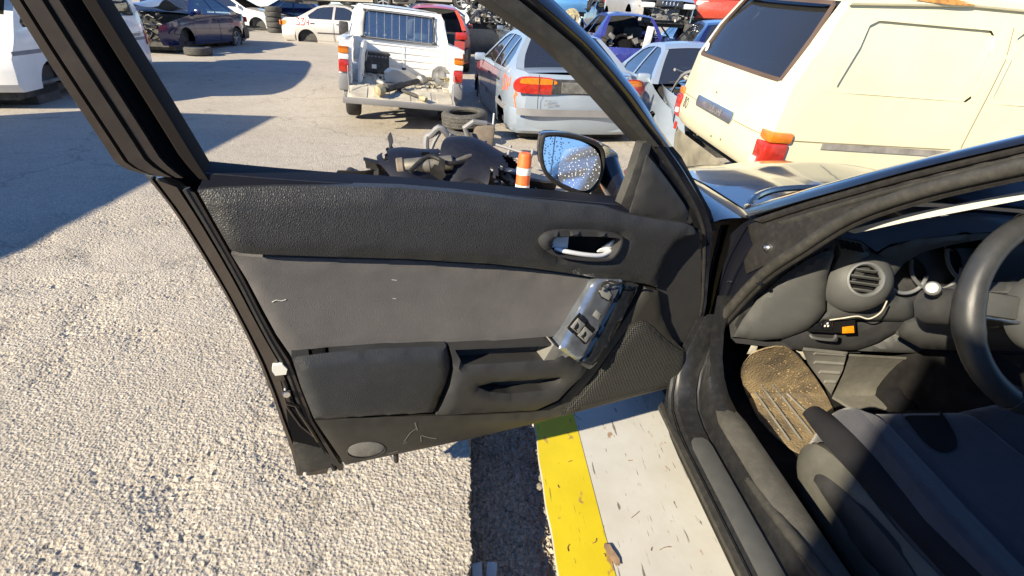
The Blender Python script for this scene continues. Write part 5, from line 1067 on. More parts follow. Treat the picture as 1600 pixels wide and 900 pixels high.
    mb.build('interior', 'interior_grey', t); mb = MB(); mb.tube([(.36 - .72 + .17 * math.cos(q), 2.82 + .07 * math.sin(q), 1.0 + .16 * math.sin(q)) for q in np.linspace(0, 6.28, 24, endpoint=False)], .014, 6, closed=True); mb.build('steering_wheel', 'interior_dark', t)
    # lowered tailgate, sagging to the right
    tm = Matrix.Translation((0, 0, .475)) @ Matrix.Rotation(R_(13), 4, 'X')
    mb = MB(); mb.box((0, -.24, .0), (1.36, .46, .045), tm, bev=.012); tg = mb.build('tailgate', 'bed_dust', t)
    mb = MB(); mb.box((0, -.485, -.002), (1.46, .03, .075), tm, bev=.008); mb.build('tailgate_lip', 'grey_trim', tg)
    for k in range(5): mb = MB(); mb.box((-.54 + k * .27, -.24, .026), (.20, .36, .008), tm, bev=.003, seg=1); mb.build('tailgate_rib', 'bed_dust', tg)
    for s in (-1, 1): MB().tube([(s * .69, .02, .80), (s * .68, -.12, .62), (s * .66, -.30, .42)], .006, 5).build('gate_stay', 'satin_grey', t)
    mb = MB(); mb.box((0, 1.0, .36), (.9, 2.2, .12)); mb.tube([(-.7, .66, .31), (.7, .66, .31)], .06, 10); mb.lathe([(0, -.12), (.10, -.08), (.13, 0), (.10, .08), (0, .12)], 14, Matrix.Translation((.05, .66, .31))); mb.build('chassis', 'engine_dark', t)
    # load, each piece its own
    T = t.matrix_basis if False else (Matrix.Translation(t.location) @ t.rotation_euler.to_matrix().to_4x4())
    def put(name, label, cat, c, rot=(0, 0, 0)):
        e = empty(name, (0, 0, 0)); e.matrix_world = T @ Matrix.Translation(c); e.rotation_euler = (T.to_3x3() @ Matrix.Rotation(rot[2], 3, 'Z') @ Matrix.Rotation(rot[1], 3, 'Y') @ Matrix.Rotation(rot[0], 3, 'X')).to_euler(); tag(e, label, cat); return e
    e = put('battery_crate', 'black plastic crate against the cab wall in the pickup bed', 'crate', (-.36, 1.62, .51), (0, 0, .15))
    mb = MB()
    for (c, d) in (((0, 0, .02), (.36, .24, .03)), ((0, .115, .15), (.36, .015, .28)), ((0, -.115, .15), (.36, .015, .28)), ((-.175, 0, .15), (.015, .24, .28)), ((.175, 0, .15), (.015, .24, .28)), ((0, 0, .285), (.40, .28, .03))): mb.box(c, d, bev=.005, seg=1)
    mb.build('box', 'black_trim', e)
    for k in range(6): MB().box((-.13 + k * .052, -.126, .245), (.03, .012, .022)).build('slot', 'grey_trim', e)
    MB().box((-.05, -.126, .10), (.07, .008, .06)).build('paper_label', 'white_plastic', e)
    e = put('sheet_metal', 'white sheet metal wheelhouse panel leaning in the left of the pickup bed', 'panel', (-.56, .62, .50), (0, .12, 0))
    mb = MB(); mb.patch([(-.45, 0), (-.42, .50), (.42, .50), (.46, .02), (.25, .0)], lambda a, c, w: (.04 + w - .05 * math.sin(c * 6) * math.cos(a * 3), a, c), step=.07, depth=.03, pr=.04, ph=.03); mb.build('sheet', 'white_dirty', e)
    MB().lathe([(0, .0), (.06, .004), (.075, 0), (.08, -.01)], 18, Matrix.Translation((.055, -.12, .34)) @ Matrix.Rotation(R_(90), 4, 'Y')).build('grommet', 'grey_trim', e)
    e = put('white_tank', 'white plastic washer tank lying in the middle of the pickup bed', 'tank', (-.02, .55, .52), (0, 0, .3))
    mb = MB(); mb.patch([(-.19, 0), (-.20, .12), (-.14, .17), (.10, .16), (.22, .10), (.22, 0)], lambda a, c, w: (a, -.09 - w * 0, c), step=.05); mb.solid([(-.19, 0), (-.20, .12), (-.14, .17), (.10, .16), (.22, .10), (.22, 0)], lambda a, c, w: (a, -.09 + (-w), c), step=.06, t=.18); mb.build('tank_shell', 'white_plastic', e); MB().lathe([(.03, 0), (.03, .03), (0, .032)], 12, Matrix.Translation((.06, 0, .16))).build('cap', 'ink', e)
    def shaft(label, a, b, r):
        e = put('drive_shaft', label, 'shaft', a); d = Vector(b) - Vector(a); L2 = d.length; Mr = d.to_track_quat('Z', 'Y').to_matrix().to_4x4()
        mb = MB(); mb.lathe([(0, .0), (r * .6, 0), (r * .6, .1), (r, .12), (r, L2 * .5), (r * .8, L2 * .52), (r * .8, L2 - .1), (r * .6, L2 - .08), (r * .6, L2), (0, L2)], 14, Mr); mb.build('tube', 'engine_dark', e)
        mb = MB(); mb.lathe([(0, -.07), (r * 1.3, -.06), (r * 1.5, -.02), (r * 1.4, .04), (r * .6, .06)], 14, Mr); mb.build('joint', 'brass_grime', e)
        mb = MB(); mb.lathe([(r * .6, L2 - .1), (r * 1.5, L2 - .07), (r * 1.5, L2 + .02), (r * .7, L2 + .05), (0, L2 + .05)], 14, Mr); mb.build('joint', 'engine_metal', e)
    shaft('oily drive shaft lying across the lowered tailgate', (-.28, -.38, .50), (.28, .30, .60), .045)
    shaft('thin steel shaft lying flat on the pickup tailgate', (.25, -.42, .455), (-.30, .15, .54), .022)
    shaft('dusty axle shaft deep in the pickup bed on the right', (.02, .85, .55), (.58, .55, .60), .035)
    e = put('hub_assembly', 'dusty wheel hub assembly at the right end of the pickup bed', 'car part', (.50, .28, .56)); junk_mesh(21, (.26, .26, .22), 16).build('castings', 'brass_grime', e); MB().lathe([(0, .03), (.05, .03), (.06, 0), (.13, 0), (.13, -.02), (0, -.02)], 20, Matrix.Translation((.04, .05, .12)) @ Matrix.Rotation(1.2, 4, 'X')).build('hub_disc', 'engine_metal', e)
    e = put('suspension_arms', 'tangle of dark suspension arms behind the white tank', 'car part', (-.30, .75, .55)); junk_mesh(22, (.55, .5, .12), 16).build('arms', 'engine_dark', e)
mat('bed_dust', (.46, .42, .34), .9, var=.25, vs=5, dust=.3); mat('white_dirty', (.62, .62, .60), .6, var=.2, vs=4, dust=.35); mat('brass_grime', (.42, .36, .22), .7, .3, var=.5, vs=15, dust=.3)
pickup()
# ---------------------------------------------------------------- vans
def van(name, label, loc, yaw, m, cream, rx=0, ry=0, zb=.36, sc=1., glazed=False):
    t = empty(name, loc, yaw, rx, ry); tag(t, label, 'van'); Wd = 1.69; drop = .22
    t.scale = (1, sc, 1)
    prof = [(-2.26, zb), (-2.30, zb + .05), (-2.31, .84), (-2.29, 1.00), (-2.245, 1.30), (-2.13, 1.54), (-2.00, 1.775), (-1.90, 1.83), (-1.2, 1.86), (.6, 1.86), (1.25, 1.83), (1.45, 1.76), (1.85, 1.30), (2.10, .98), (2.24, .80), (2.27, zb + .1), (2.20, zb)]
    az = .20 if cream else .0
    arch = lambda ya: [(ya + .34 * math.cos(q), zb - az + .33 * math.sin(q)) for q in np.linspace(math.asin(az / .33), math.pi - math.asin(az / .33), 13)]
    outline = prof + arch(1.45) + arch(-1.15)
    def hw(y, z): return Wd / 2 - .02 * max(0, (abs(y) - 2.0) / .3) ** 2 - max(0, z - 1.0) * .10 - max(0, z - 1.55) * .30 - .03 * ((z - .7) / .5) ** 2 * (z < .7)
    S = lambda s: (lambda a, c, w: (s * (hw(a, c) + w), a, c - drop))
    P1 = [(-1.93, 1.27), (-1.97, 1.31), (-1.86, 1.66), (-1.80, 1.69), (-1.03, 1.69), (-1.0, 1.66), (-1.0, 1.31), (-1.04, 1.27)]; P2 = [(-.82, 1.27), (-.86, 1.31), (-.84, 1.66), (-.80, 1.69), (.20, 1.69), (.24, 1.66), (.24, 1.31), (.20, 1.27)]
    W3 = [(.52, 1.16), (.52, 1.66), (1.32, 1.66), (1.78, 1.22), (1.76, 1.16)]; holes = [P1, P2, W3]
    mb = MB()
    for s in (-1, 1): mb.patch(outline, S(s), holes=holes, step=.13)
    def strip(i0, i1, a0=-1., a1=1., crown=.02, mbx=None, off=0., nS=12):
        pts = []
        for i in range(i0, i1):
            p, q = prof[i], prof[i + 1]; k = max(1, int(math.hypot(q[0] - p[0], q[1] - p[1]) / .15))
            for j in range(k): pts.append((p[0] + (q[0] - p[0]) * j / k, p[1] + (q[1] - p[1]) * j / k))
        pts.append(prof[i1]); V = []
        for (y, z) in pts:
            for j in range(nS + 1):
                a = a0 + (a1 - a0) * j / nS; dy = (1 - abs(a) ** 5) * .05 * (1 if y > 2 else -1 if y < -2 else 0); V.append((a * hw(y, z), y + dy - off * (0 if abs(y) < 2 else (1 if y < 0 else -1)), z - drop + crown * (1 - a * a) * (abs(y) < 2)))
        (mbx or mb).add(V, [(i * (nS + 1) + j, (i + 1) * (nS + 1) + j, (i + 1) * (nS + 1) + j + 1, i * (nS + 1) + j + 1) for i in range(len(pts) - 1) for j in range(nS)])
    strip(0, 4); strip(6, 11); strip(4, 6, -1, -.86); strip(4, 6, .86, 1); strip(12, 16); strip(11, 12, -1, -.88); strip(11, 12, .88, 1)
    mb.build('body', m, t)
    mb = MB(); strip(11, 12, -.88, .88, mbx=mb, off=-.01); mb.build('windscreen', 'dark_glass', t)
    mb = MB(); strip(4, 6, -.86, .86, mbx=mb, off=-.012); gw = mb.build('rear_window', 'dark_glass', t)
    fr = []
    def rear(a, z, off=.0):
        y = float(np.interp(z, [p[1] for p in prof[:8]], [p[0] for p in prof[:8]])); return (a * hw(y, z), y - (1 - abs(a) ** 5) * .05 - off, z - drop)
    ring = [(-.86, 1.02), (-.87, 1.30), (-.84, 1.57), (-.80, 1.60), (.80, 1.60), (.84, 1.57), (.87, 1.30), (.86, 1.02), (.82, 1.0), (-.82, 1.0)]
    ring = [(a, z if z > 1.2 else z + .0) for a, z in ring]; rp = resample(ring, .15)
    mb = MB(); mb.patch([(-.875, 1.295), (-.87, 1.60), (.87, 1.60), (.875, 1.295)] if False else ring, lambda a, c, w: rear(a, 1.29 + (c - 1.0) * .81, .004 + w), holes=[[(a * .955, 1.03 if z < 1.1 else (1.57 if z > 1.5 else z)) for a, z in ((-.86, 1.02), (-.86, 1.58), (.86, 1.58), (.86, 1.02))]], step=.12, depth=.02); mb.build('window_rubber', 'brown_rubber', t)
    for s in (-1, 1):
        for P_ in (P1, P2):
            mb = MB(); mb.patch(P_, lambda a, c, w, s=s: S(s)(a, c, -.020), step=.15); mb.build('side_window' if glazed else 'pressed_panel', 'car_glass' if glazed else m, t)
            rr_ = spline(P_, 3, True); mb = MB(); n = len(rr_); V = [S(s)(a, c, o) for o in (.001, -.022) for a, c in rr_]; mb.add(V, [(i, (i + 1) % n, n + (i + 1) % n, n + i) for i in range(n)]); mb.build('panel_step', m, t)
        mb = MB(); mb.patch(W3, lambda a, c, w, s=s: S(s)(a, c, -.012), step=.2); mb.build('side_window', 'car_glass', t)
        q = resample([(-2.02, 1.77), (-1.2, 1.82), (.6, 1.82), (1.3, 1.79)], .2, False); mb = MB(); mb.tube([S(s)(a, c, .02) for a, c in q], .014, 8); mb.build('roof_gutter', m, t)
        for sm in ([(-.90, .72), (-.93, 1.0), (-.90, 1.35), (-.88, 1.72)], [(.36, .72), (.36, 1.72)], [(-2.29, .955), (-1.0, .965)]): mb = MB(); mb.ribbon([resample(sm, .1, False)], .007, lambda a, c, w, s=s: S(s)(a, c, .0015)); mb.build('panel_seam', 'seam_dark', t)
        mb = MB(); mb.patch([(-1.94, .915), (-1.94, .955), (-.10, .955), (-.10, .915)], lambda a, c, w, s=s: S(s)(a, c, .008 + w), step=.2, depth=.012); mb.build('slide_rail', 'rail_metal', t)
        for z0, z1, mm, nm_ in ((.935, 1.005, 'lens_orange', 'indicator_lens'), (.775, .935, 'lens_red', 'brake_lens'), (.735, .775, 'lens_red', 'reverse_lens')):
            mb = MB(); y_ = float(np.interp((z0 + z1) / 2, [p[1] for p in prof[:8]], [p[0] for p in prof[:8]]))
            mb.box((s * (Wd / 2 - .058), y_ + .055, (z0 + z1) / 2 - drop), (.15, .16, z1 - z0 - .002), bev=.014); mb.build(nm_, mm, t)
        mb = MB(); mb.box((s * (Wd / 2 - .085), -2.335, .80 - drop), (.05, .03, .045), bev=.004, seg=1); mb.build('small_lens', 'lens_clear', t)
        mb = MB(); mb.box((s * (Wd / 2 - .10), -2.325, .66 - drop), (.045, .02, .07), bev=.01); mb.build('reflector', 'lens_red', t)
    mb = MB(); mb.ribbon([resample([(-.95, .965), (.95, .965)], .1, False)], .006, lambda a, c, w: rear(a, c, .0015)); mb.build('tailgate_seam', 'seam_dark', t)
    mb = MB(); mb.box((0, 0, max(.27, zb - .06) - drop), (Wd - .3, 4.3, .10)); mb.box((0, -1.15, .40 - drop), (Wd - .3, .6, .5)); mb.box((0, 1.45, .40 - drop), (Wd - .3, .6, .5)); mb.build('underbody', 'engine_dark', t)
    mb = MB(); mb.box((0, .5, .45 - drop), (Wd - .16, 3.3, .04)); mb.box((0, .85, .9 - drop), (1.4, .14, .9), bev=.04); mb.build('interior', 'interior_grey', t)
    for (x, y) in ((-1, 1.45), (1, 1.45)) if cream else (): wheel('wheel', t, (x * .70, y, .50 - drop), .29, .18, x, 'grey_trim')
    return t, S, rear, hw
mat('bumper_dark_beige', (.20, .18, .13), .7, var=.3, vs=6, dust=.4); mat('brown_rubber', (.09, .06, .045), .7, var=.2); mat('seam_dark', (.22, .19, .11), .9, var=.2); mat('rail_metal', (.34, .31, .27), .5, .4, var=.3, vs=12); mat('pink_paint', (.85, .42, .38), .7); mat('rust_stain', (.42, .20, .05), .9, var=.4, vs=30)  # van rear bumper: dark mottled beige
def cream_van():
    t, S, rear, hw = van('cargo_van', 'cream panel van standing ahead of the black car hood', (4.28, 4.22, .02), R_(-90), 'cream', True, rx=R_(-1.6), ry=R_(3.5), zb=.70)
    mb = MB(); mb.grid(lambda a, b: ((2 * b - 1) * .82, -2.27 - .05 * (1 - abs(2 * b - 1) ** 6) + .01 * math.sin(a * 6), .34 - .22 + .30 * a), 6, 16); mb.build('rear_bumper', 'bumper_dark_beige', t)
    cy = lambda z: float(0)
    mb = MB(); mb.patch([(-.40, .93), (-.42, .95), (-.42, 1.0), (-.40, 1.015), (.40, 1.015), (.42, 1.0), (.42, .95), (.40, .93)], lambda a, c, w: rear(a, c, .02 + w), step=.05, depth=.03, pr=.015, ph=.008); mb.build('handle_strip', 'satin_metal', t)
    V, F = text_mesh('MITSUBISHI', .075); mb = MB(); mb.add([rear(-v.x * .0 + v.x * 1.15, .972 + v.y, .024) for v in V], F); mb.build('strip_lettering', 'rail_metal', t)
    mb = MB(); mb.ribbon(strokes('80', -.76, .86, .085), .010, lambda a, c, w: rear(a, c, .003)); mb.build('number_mark', 'ink', t)
    for a, z in ((-.08, 1.085), (.12, .78), (.33, .80), (-.30, .70)): mb = MB(); mb.lathe([(0, .006), (.008, .005), (.01, 0)], 8, Matrix.Translation(rear(a, z, .002)) @ Matrix.Rotation(R_(90), 4, 'X')); mb.build('plug', 'seam_dark', t)
    for txt, y, h in (('AMBETO', -2.06, .034), ('2.200T', -1.80, .034)):
        V, F = text_mesh(txt, h); mb = MB(); mb.add([S(1)(y + v.x, .80 + v.y, .002) for v in V], F); mb.build('small_lettering', 'ink', t)
    mb = MB(); mb.patch([(-1.32, .72), (-1.12, .72), (-1.12, .79), (-1.30, .78)], lambda a, c, w: S(1)(a, c, .002), step=.1); mb.build('pink_patch', 'pink_paint', t)
    mb = MB(); mb.patch(spline([(-1.62, 1.83), (-1.45, 1.845), (-1.25, 1.83), (-1.22, 1.815), (-1.40, 1.808), (-1.6, 1.815)], 3, True), lambda a, c, w: S(1)(a, c, .036 - (c - 1.82) * .6), step=.05); mb.build('rust_streak', 'rust_stain', t)
    mb = MB(); mb.lathe([(0, .003), (.035, .002)], 16, Matrix.Translation(rear(-.80, 1.36, .0)) @ Matrix.Rotation(R_(82), 4, 'X')); mb.build('round_sticker', 'white_plastic', t)
cream_van()
wt, S_, r_, h_ = van('white_van', 'white panel van without wheels parked at the left behind the door frame', (-7.1, 9.85, .05), R_(180 + 10), 'white_paint', False, zb=.40, sc=1.07, glazed=True)
mb = MB(); V, F = text_mesh('TDBI', .10); mb.add([S_(-1)(1.2 - v.x, 1.0 + v.y, .003) for v in V], F); mb.build('side_lettering', 'ink', wt)
mb = MB(); mb.patch([(-2.2, .84), (2.2, .84), (2.2, .89), (-2.2, .89)], lambda a, c, w: S_(-1)(a, c, .006 + w), step=.2, depth=.01); mb.build('side_moulding', 'grey_trim', wt)
# ---------------------------------------------------------------- more wrecks of the yard
def on(x, y, dz=0.): return (x, y, gz(y) + dz)
def extra_334(t, S, hw):
    mb = MB(); mb.ribbon(strokes('334', -1.62, .76, .20, flip=1), .030, lambda a, c, w: (hw(a, c) + .004, a, c - .20)); mb.build('spray_number', 'spray_red', t)
    mb = MB(); mb.patch([(-.9, .52), (.9, .52), (.9, .56), (-.9, .56)], lambda a, c, w: (hw(a, c) + .01 + w, a, c - .20), step=.2, depth=.01); mb.build('side_moulding', 'black_trim', t)
make_car('sedan_car', 'silver sedan with red spray number far behind the pickup', 'car', on(-4.15, 20.6, -.06), R_(-97), 'sedan', 'silver_warm', drop=.20, wheels=(0, 0, 0, 0), extra=extra_334, bump='silver_warm', fine=.12, tail='lens_orange')
def crashed(t, S, hw):
    mb = junk_mesh(31, (1.3, .7, .5), 40); o = mb.build('engine_bay', 'engine_dark', t); o.location = (0, 1.85, .58)
    mb = junk_mesh(32, (1.2, .4, .3), 14); o = mb.build('broken_lamps', 'engine_metal', t); o.location = (.1, 2.1, .55)
    def crum(a, b):
        x = (2 * b - 1) * .72; y = .95 + 1.05 * a; return (x, y, .92 + .16 * math.sin(a * 2.6) + .05 * math.sin(x * 5 + a * 7))
    mb = MB(); mb.grid(crum, 12, 14); mb.build('crumpled_hood', 'grey_blue', t)
make_car('crashed_sedan', 'dark blue sedan with crushed front end beside the white van', 'car', on(-7.85, 16.4, .02), R_(180 - 5), 'sedan', 'navy', drop=.10, miss=('hood', 'nose', 'headlights', 'front_bumper'), wheels=(0, 0, 1, 0), extra=crashed, fine=.11)
def tyre_thing(label, loc, r=.31, w=.19, rot=(0, 0, 0), group=None):
    mb = MB(); h = w / 2; pr = [(r * .62, -h * .7), (r * .66, -h * .9), (r * .80, -h), (r * .92, -h * .9), (r * .985, -h * .72), (r, -h * .6), (r * .985, -h * .5), (r, -h * .4), (r, -h * .12), (r * .985, -h * .06), (r * .985, h * .06), (r, h * .12), (r, h * .4), (r * .985, h * .5), (r, h * .6), (r * .985, h * .72), (r * .92, h * .9), (r * .80, h), (r * .66, h * .9), (r * .62, h * .7), (r * .66, h * .4), (r * .86, h * .3), (r * .86, -h * .3), (r * .66, -h * .4)]
    mb.lathe(pr, 36, closed=True); o = mb.build('tyre', 'tyre_dusty', None); o.location = loc; o.rotation_euler = rot; tag(o, label, 'tyre', group); return o
mat('tyre_dusty', (.055, .052, .047), .85, var=.3, vs=10, dust=.6, bump=.3, bs=70, bd=.004)
tyre_thing('loose tyre lying flat on the ground beside the crashed blue sedan', on(-6.75, 14.6, .10), .32)
base = None
for k in range(5):
    o = tyre_thing(('bottom tyre', 'second tyre from the bottom', 'middle tyre', 'second tyre from the top', 'topmost tyre')[k] + ' of the tall stack left of the silver spray numbered sedan', on(-7.75 + .02 * math.sin(k * 2), 23.6 + .02 * math.cos(k * 3), .095 + k * .185), .31, .185, group='tyres in the far stack')
make_car('white_sedan', 'white sedan with dropped bumper left of the tyre stack', 'car', on(-9.9, 25.2), R_(-95), 'sedan', 'white_paint', drop=.15, wheels=(0, 0, 0, 0), fine=.14)
tb = MB(); tb.grid(lambda a, b: (1.1 * b - .55, .10 * math.sin(a * 3) + .25 * math.sin(b * 2), .05 + .30 * a * (1 - .6 * b) + .03 * math.sin(b * 9)), 5, 12); o = tb.build('bumper_cover', 'black_trim'); o.location = on(-8.75, 23.2); tag(o, 'torn dark bumper cover on the ground before the white sedan', 'bumper')
# right of the pickup
red = make_car('red_hatchback', 'red hatchback shell between the pickup and the silver hatchback', 'car', on(-.85, 14.9), R_(2), 'hatch', 'red_paint', drop=.06, miss=('rear_glass', 'lid', 'side_glass'), wheels=(1, 1, 1, 1), fine=.13)
def opendoor(t, S, hw):
    e = MB(); e.patch([(.90, .32), (.92, .62), (.74, .93), (-.30, .93), (-.30, .30)], lambda a, c, w: (-.85 - (.92 - a) * .85, .90 - (.92 - a) * .5, c - .05), step=.15, depth=.05); e.tube([(-.85 - .0, .85, .90), (-1.2, .62, 1.25), (-1.5, .45, 1.32), (-1.85, .28, .92)], .025, 6); e.build('open_door', 'dark_grey', t)
make_car('grey_sedan', 'blue grey sedan with its door open behind the silver hatchback', 'car', on(1.75, 15.0), R_(3), 'sedan', 'grey_blue', drop=.05, wheels=(1, 1, 1, 1), fine=.13, extra=opendoor)
def stripped(seed, n=60, dz=.55):
    def f(t, S, hw):
        mb = junk_mesh(seed, (1.25, .8, .6), n); o = mb.build('engine', 'engine_metal', t); o.location = (0, 1.6, dz); o['kind'] = 'stuff'
        mb = junk_mesh(seed + 1, (1.3, .7, .6), n // 2); o = mb.build('hoses', 'engine_dark', t); o.location = (0, 1.65, dz + .05); o['kind'] = 'stuff'
    return f
make_car('stripped_sedan', 'stripped car with bare engine behind the red hatchback', 'car', on(.75, 20.0, .45), R_(178), 'sedan', 'white_paint', drop=.1, miss=('hood', 'nose', 'headlights', 'front_bumper', 'windscreen'), wheels=(0, 0, 0, 0), extra=stripped(41, 90, .62), fine=.15)
def open_back(t, S, hw):
    mb = junk_mesh(51, (1.1, .9, .4), 26); o = mb.build('loose_trim', 'interior_grey', t); o.location = (0, -1.4, .75); o['kind'] = 'stuff'
    MB().box((.28, -1.72, .95), (.16, .05, .52), Matrix.Rotation(.12, 4, 'Y'), bev=.02).build('pale_trim_panel', 'white_dirty', t)
    MB().lathe([(0, 0), (.24, 0), (.26, .05), (.20, .08)], 24, Matrix.Translation((-.12, -1.35, .72)) @ Matrix.Rotation(R_(75), 4, 'X')).build('spare_well', 'black_hole', t)
make_car('purple_hatchback', 'violet blue hatchback missing its tailgate behind the silver sedan', 'car', on(3.75, 14.45), R_(-3), 'hatch', 'purple_blue', drop=0., miss=('rear_glass', 'lid', 'tail_lights', 'side_glass', 'rear_bumper'), wheels=(1, 1, 1, 1), extra=open_back, fine=.12)
def wires(t, S, hw):
    rg = random.Random(3); 
    for k in range(16):
        p = [(rg.uniform(.0, .75) , 1.1 + rg.uniform(0, .9), .62 + rg.uniform(-.15, .32)) for _ in range(4)]; mb = MB(); mb.tube(spline(p, 6), rg.uniform(.010, .022), 6); mb.build('cable', ('wire_blue', 'black_trim', 'grey_trim', 'pale_rubber')[k % 4], t)
    mb = junk_mesh(61, (1.2, .8, .5), 40); o = mb.build('engine', 'engine_metal', t); o.location = (0.1, 1.6, .42); o['kind'] = 'stuff'
    mb = MB(); mb.grid(lambda a, b: (.74 + .05 * math.sin(a * 7 + b * 3), 1.15 + .85 * b, .15 + .62 * a - .12 * b), 8, 8); mb.build('crumpled_wing', 'silver', t)
mat('wire_blue', (.05, .13, .30), .5)
make_car('stripped_silver_sedan', 'silver sedan facing the camera with wires spilling from its engine bay', 'car', on(3.32, 8.05, 0), R_(180 - 4), 'sedan', 'silver', drop=.22, miss=('hood', 'nose', 'headlights', 'front_bumper'), wheels=(0, 0, 0, 0), extra=wires, fine=.10)
def no410(t, S, hw):
    mb = MB(); mb.ribbon(strokes('410', -.30, 0., .22, adv=.75), .035, lambda a, c, w: (a + .35, -1.22 + c * -.95, 1.18 + c * .62 - 0.)); mb.build('spray_number', 'spray_yellow', t)
make_car('navy_hatchback', 'navy hatchback with a yellow number sprayed on its glass', 'car', on(5.35, 12.0), R_(-12), 'hatch', 'navy', drop=.0, wheels=(1, 1, 1, 1), extra=no410, fine=.13)
def audi(t, S, hw):
    mb = MB(); mb.box((0, 2.20, .66), (.72, .08, .16), bev=.02); mb.build('grille', 'black_trim', t)
    for k in range(4): mb = MB(); mb.tube([(-.15 + k * .10 + .058 * math.cos(q), 2.25, .665 + .058 * math.sin(q)) for q in np.linspace(0, 6.283, 20, endpoint=False)], .010, 6, closed=True); mb.build('badge_ring', 'chrome', t)
    mb = MB(); mb.box((0, 2.0, .42), (.75, .06, .30), bev=.02); mb.build('radiator', 'interior_grey', t)
    mb = junk_mesh(71, (1.5, .3, .3), 30); o = mb.build('brackets', 'engine_metal', t); o.location = (0, 2.05, .45); o['kind'] = 'stuff'
make_car('stacked_sedan', 'silver sedan with four rings on its grille stacked on a wreck', 'car', on(5.25, 17.3, .98), R_(180), 'sedan', 'silver_warm', drop=.0, miss=('front_bumper', 'nose'), wheels=(0, 0, 0, 0), extra=audi, fine=.14)
# rows of wrecks closing the yard: one sedan and one hatchback, copied and repainted
pro_s = make_car('wrecked_sedan', 'x', 'car', on(-13.0, 29.0), R_(-92), 'sedan', 'dark_grey', drop=.15, wheels=(0, 1, 1, 0), fine=.2, miss=('mirrors',))
pro_h = make_car('wrecked_hatchback', 'x', 'car', on(5.2, 17.5, 0), R_(176), 'hatch', 'dark_grey', drop=.1, wheels=(0, 1, 0, 0), fine=.2, miss=('mirrors', 'windscreen', 'side_glass'))
COLN = {'dark_grey': 'dark grey', 'navy': 'navy', 'sky_blue': 'light blue', 'beige_paint': 'beige', 'white_paint': 'white', 'red_paint': 'red', 'grey_blue': 'blue grey', 'dark_green': 'dark green', 'silver': 'silver', 'silver_warm': 'champagne', 'purple_blue': 'violet'}
def repaint(o, m):
    for ch in [o] + list(o.children):
        for c in [ch] + list(ch.children):
            if c.type == 'MESH' and c.data.materials and c.data.materials[0].name == 'dark_grey':
                c.material_slots[0].link = 'OBJECT'; c.material_slots[0].material = M[m]
first = {'s': pro_s, 'h': pro_h}
rows = [('s', -11.0, 27.2, 1.25, -97, 'silver_warm', 'wrecked sedan stacked behind the white sedan'), ('h', -6.3, 25.3, 1.1, -84, 'grey_blue', 'wrecked hatchback raised behind the tyre stack'), ('s', -1.6, 22.4, 1.3, -92, 'dark_grey', 'wrecked sedan raised above the pickup roof'), ('h', -15.6, 24.2, 0, -70, 'white_paint', 'wrecked hatchback behind the crashed sedan'),
 ('s', -7.1, 9.9, 1.60, -170, 'dark_grey', 'flattened sedan added unseen above the white van to shade the yard'),  # unseen wreck added over the van to lengthen the ground shadow
 ('s', -13.0, 29.0, 0, -92, 'dark_grey', 'wrecked sedan at the far left of the back row'), ('s', -12.6, 29.0, 1.25, -88, 'red_paint', 'wrecked sedan on top of the far left wreck'),
 ('h', 5.2, 17.5, 0, 176, 'dark_grey', 'wrecked hatchback under the stacked silver sedan'),
 ('s', -4.2, 21.2, 1.2, -95, 'beige_paint', 'wrecked sedan lying on the roof of the spray numbered sedan'), ('h', -9.6, 25.6, 1.28, -93, 'dark_green', 'wrecked hatchback on top of the white sedan'),
 ('s', -8.0, 29.2, 0, -90, 'navy', 'wrecked sedan in the back row behind the tyre stack'), ('h', -7.6, 29.3, 1.22, 85, 'silver', 'wrecked hatchback on top of the navy wreck'), ('s', -3.2, 29.0, 0, -94, 'dark_grey', 'wrecked sedan in the back row behind the pickup cab'), ('s', -3.0, 29.2, 1.22, 88, 'sky_blue', 'wrecked sedan stacked high behind the pickup cab'),
 ('h', -1.0, 24.5, 0, -80, 'white_paint', 'hatchback behind the pickup roof at the right'), ('h', -1.0, 24.7, 1.25, -84, 'white_paint', 'hatchback stacked high behind the pickup roof'), ('s', 1.2, 25.0, 1.35, 92, 'silver', 'sedan stacked above the stripped car with bare engine'), ('h', 1.4, 25.2, 0, 92, 'grey_blue', 'hatchback under a silver one behind the stripped car'),
 ('h', 3.2, 19.8, 0, 180, 'sky_blue', 'hatchback facing the camera behind the violet one'), ('h', 3.1, 19.9, 1.2, 176, 'sky_blue', 'hatchback stacked high behind the violet one'), ('s', 7.4, 18.5, 0, 170, 'navy', 'wrecked sedan right of the four ring sedan'), ('s', 7.6, 18.2, 1.22, 168, 'red_paint', 'wrecked sedan stacked high right of the four ring sedan'), ('h', 5.4, 22.0, 1.9, 180, 'sky_blue', 'hatchback stacked behind the four ring sedan'), ('h', 5.4, 22.0, .65, 180, 'dark_grey', 'hatchback under the light blue one in the right rear stack'), ('s', 10.2, 19.5, 0, 160, 'silver', 'wrecked sedan at the far right behind the cream van'), ('s', 10.0, 19.8, 1.22, 165, 'dark_green', 'wrecked sedan stacked at the far right behind the cream van'),
 ('s', -17.8, 27.5, 0, -85, 'grey_blue', 'wrecked sedan beyond the crashed navy sedan'), ('s', -17.4, 27.6, 1.22, -90, 'silver_warm', 'wrecked sedan stacked beyond the crashed navy sedan'), ('h', -13.2, 18.6, 0, -60, 'dark_green', 'hatchback behind the white van at the left'), ('s', -16.5, 14.0, 0, -30, 'beige_paint', 'sedan left of the white van'), ('s', -22.5, 28.5, 0, -85, 'silver', 'wrecked sedan at the left end of the yard'), ('h', -22.0, 28.6, 1.2, -85, 'navy', 'hatchback stacked at the left end of the yard')]
seen = set()
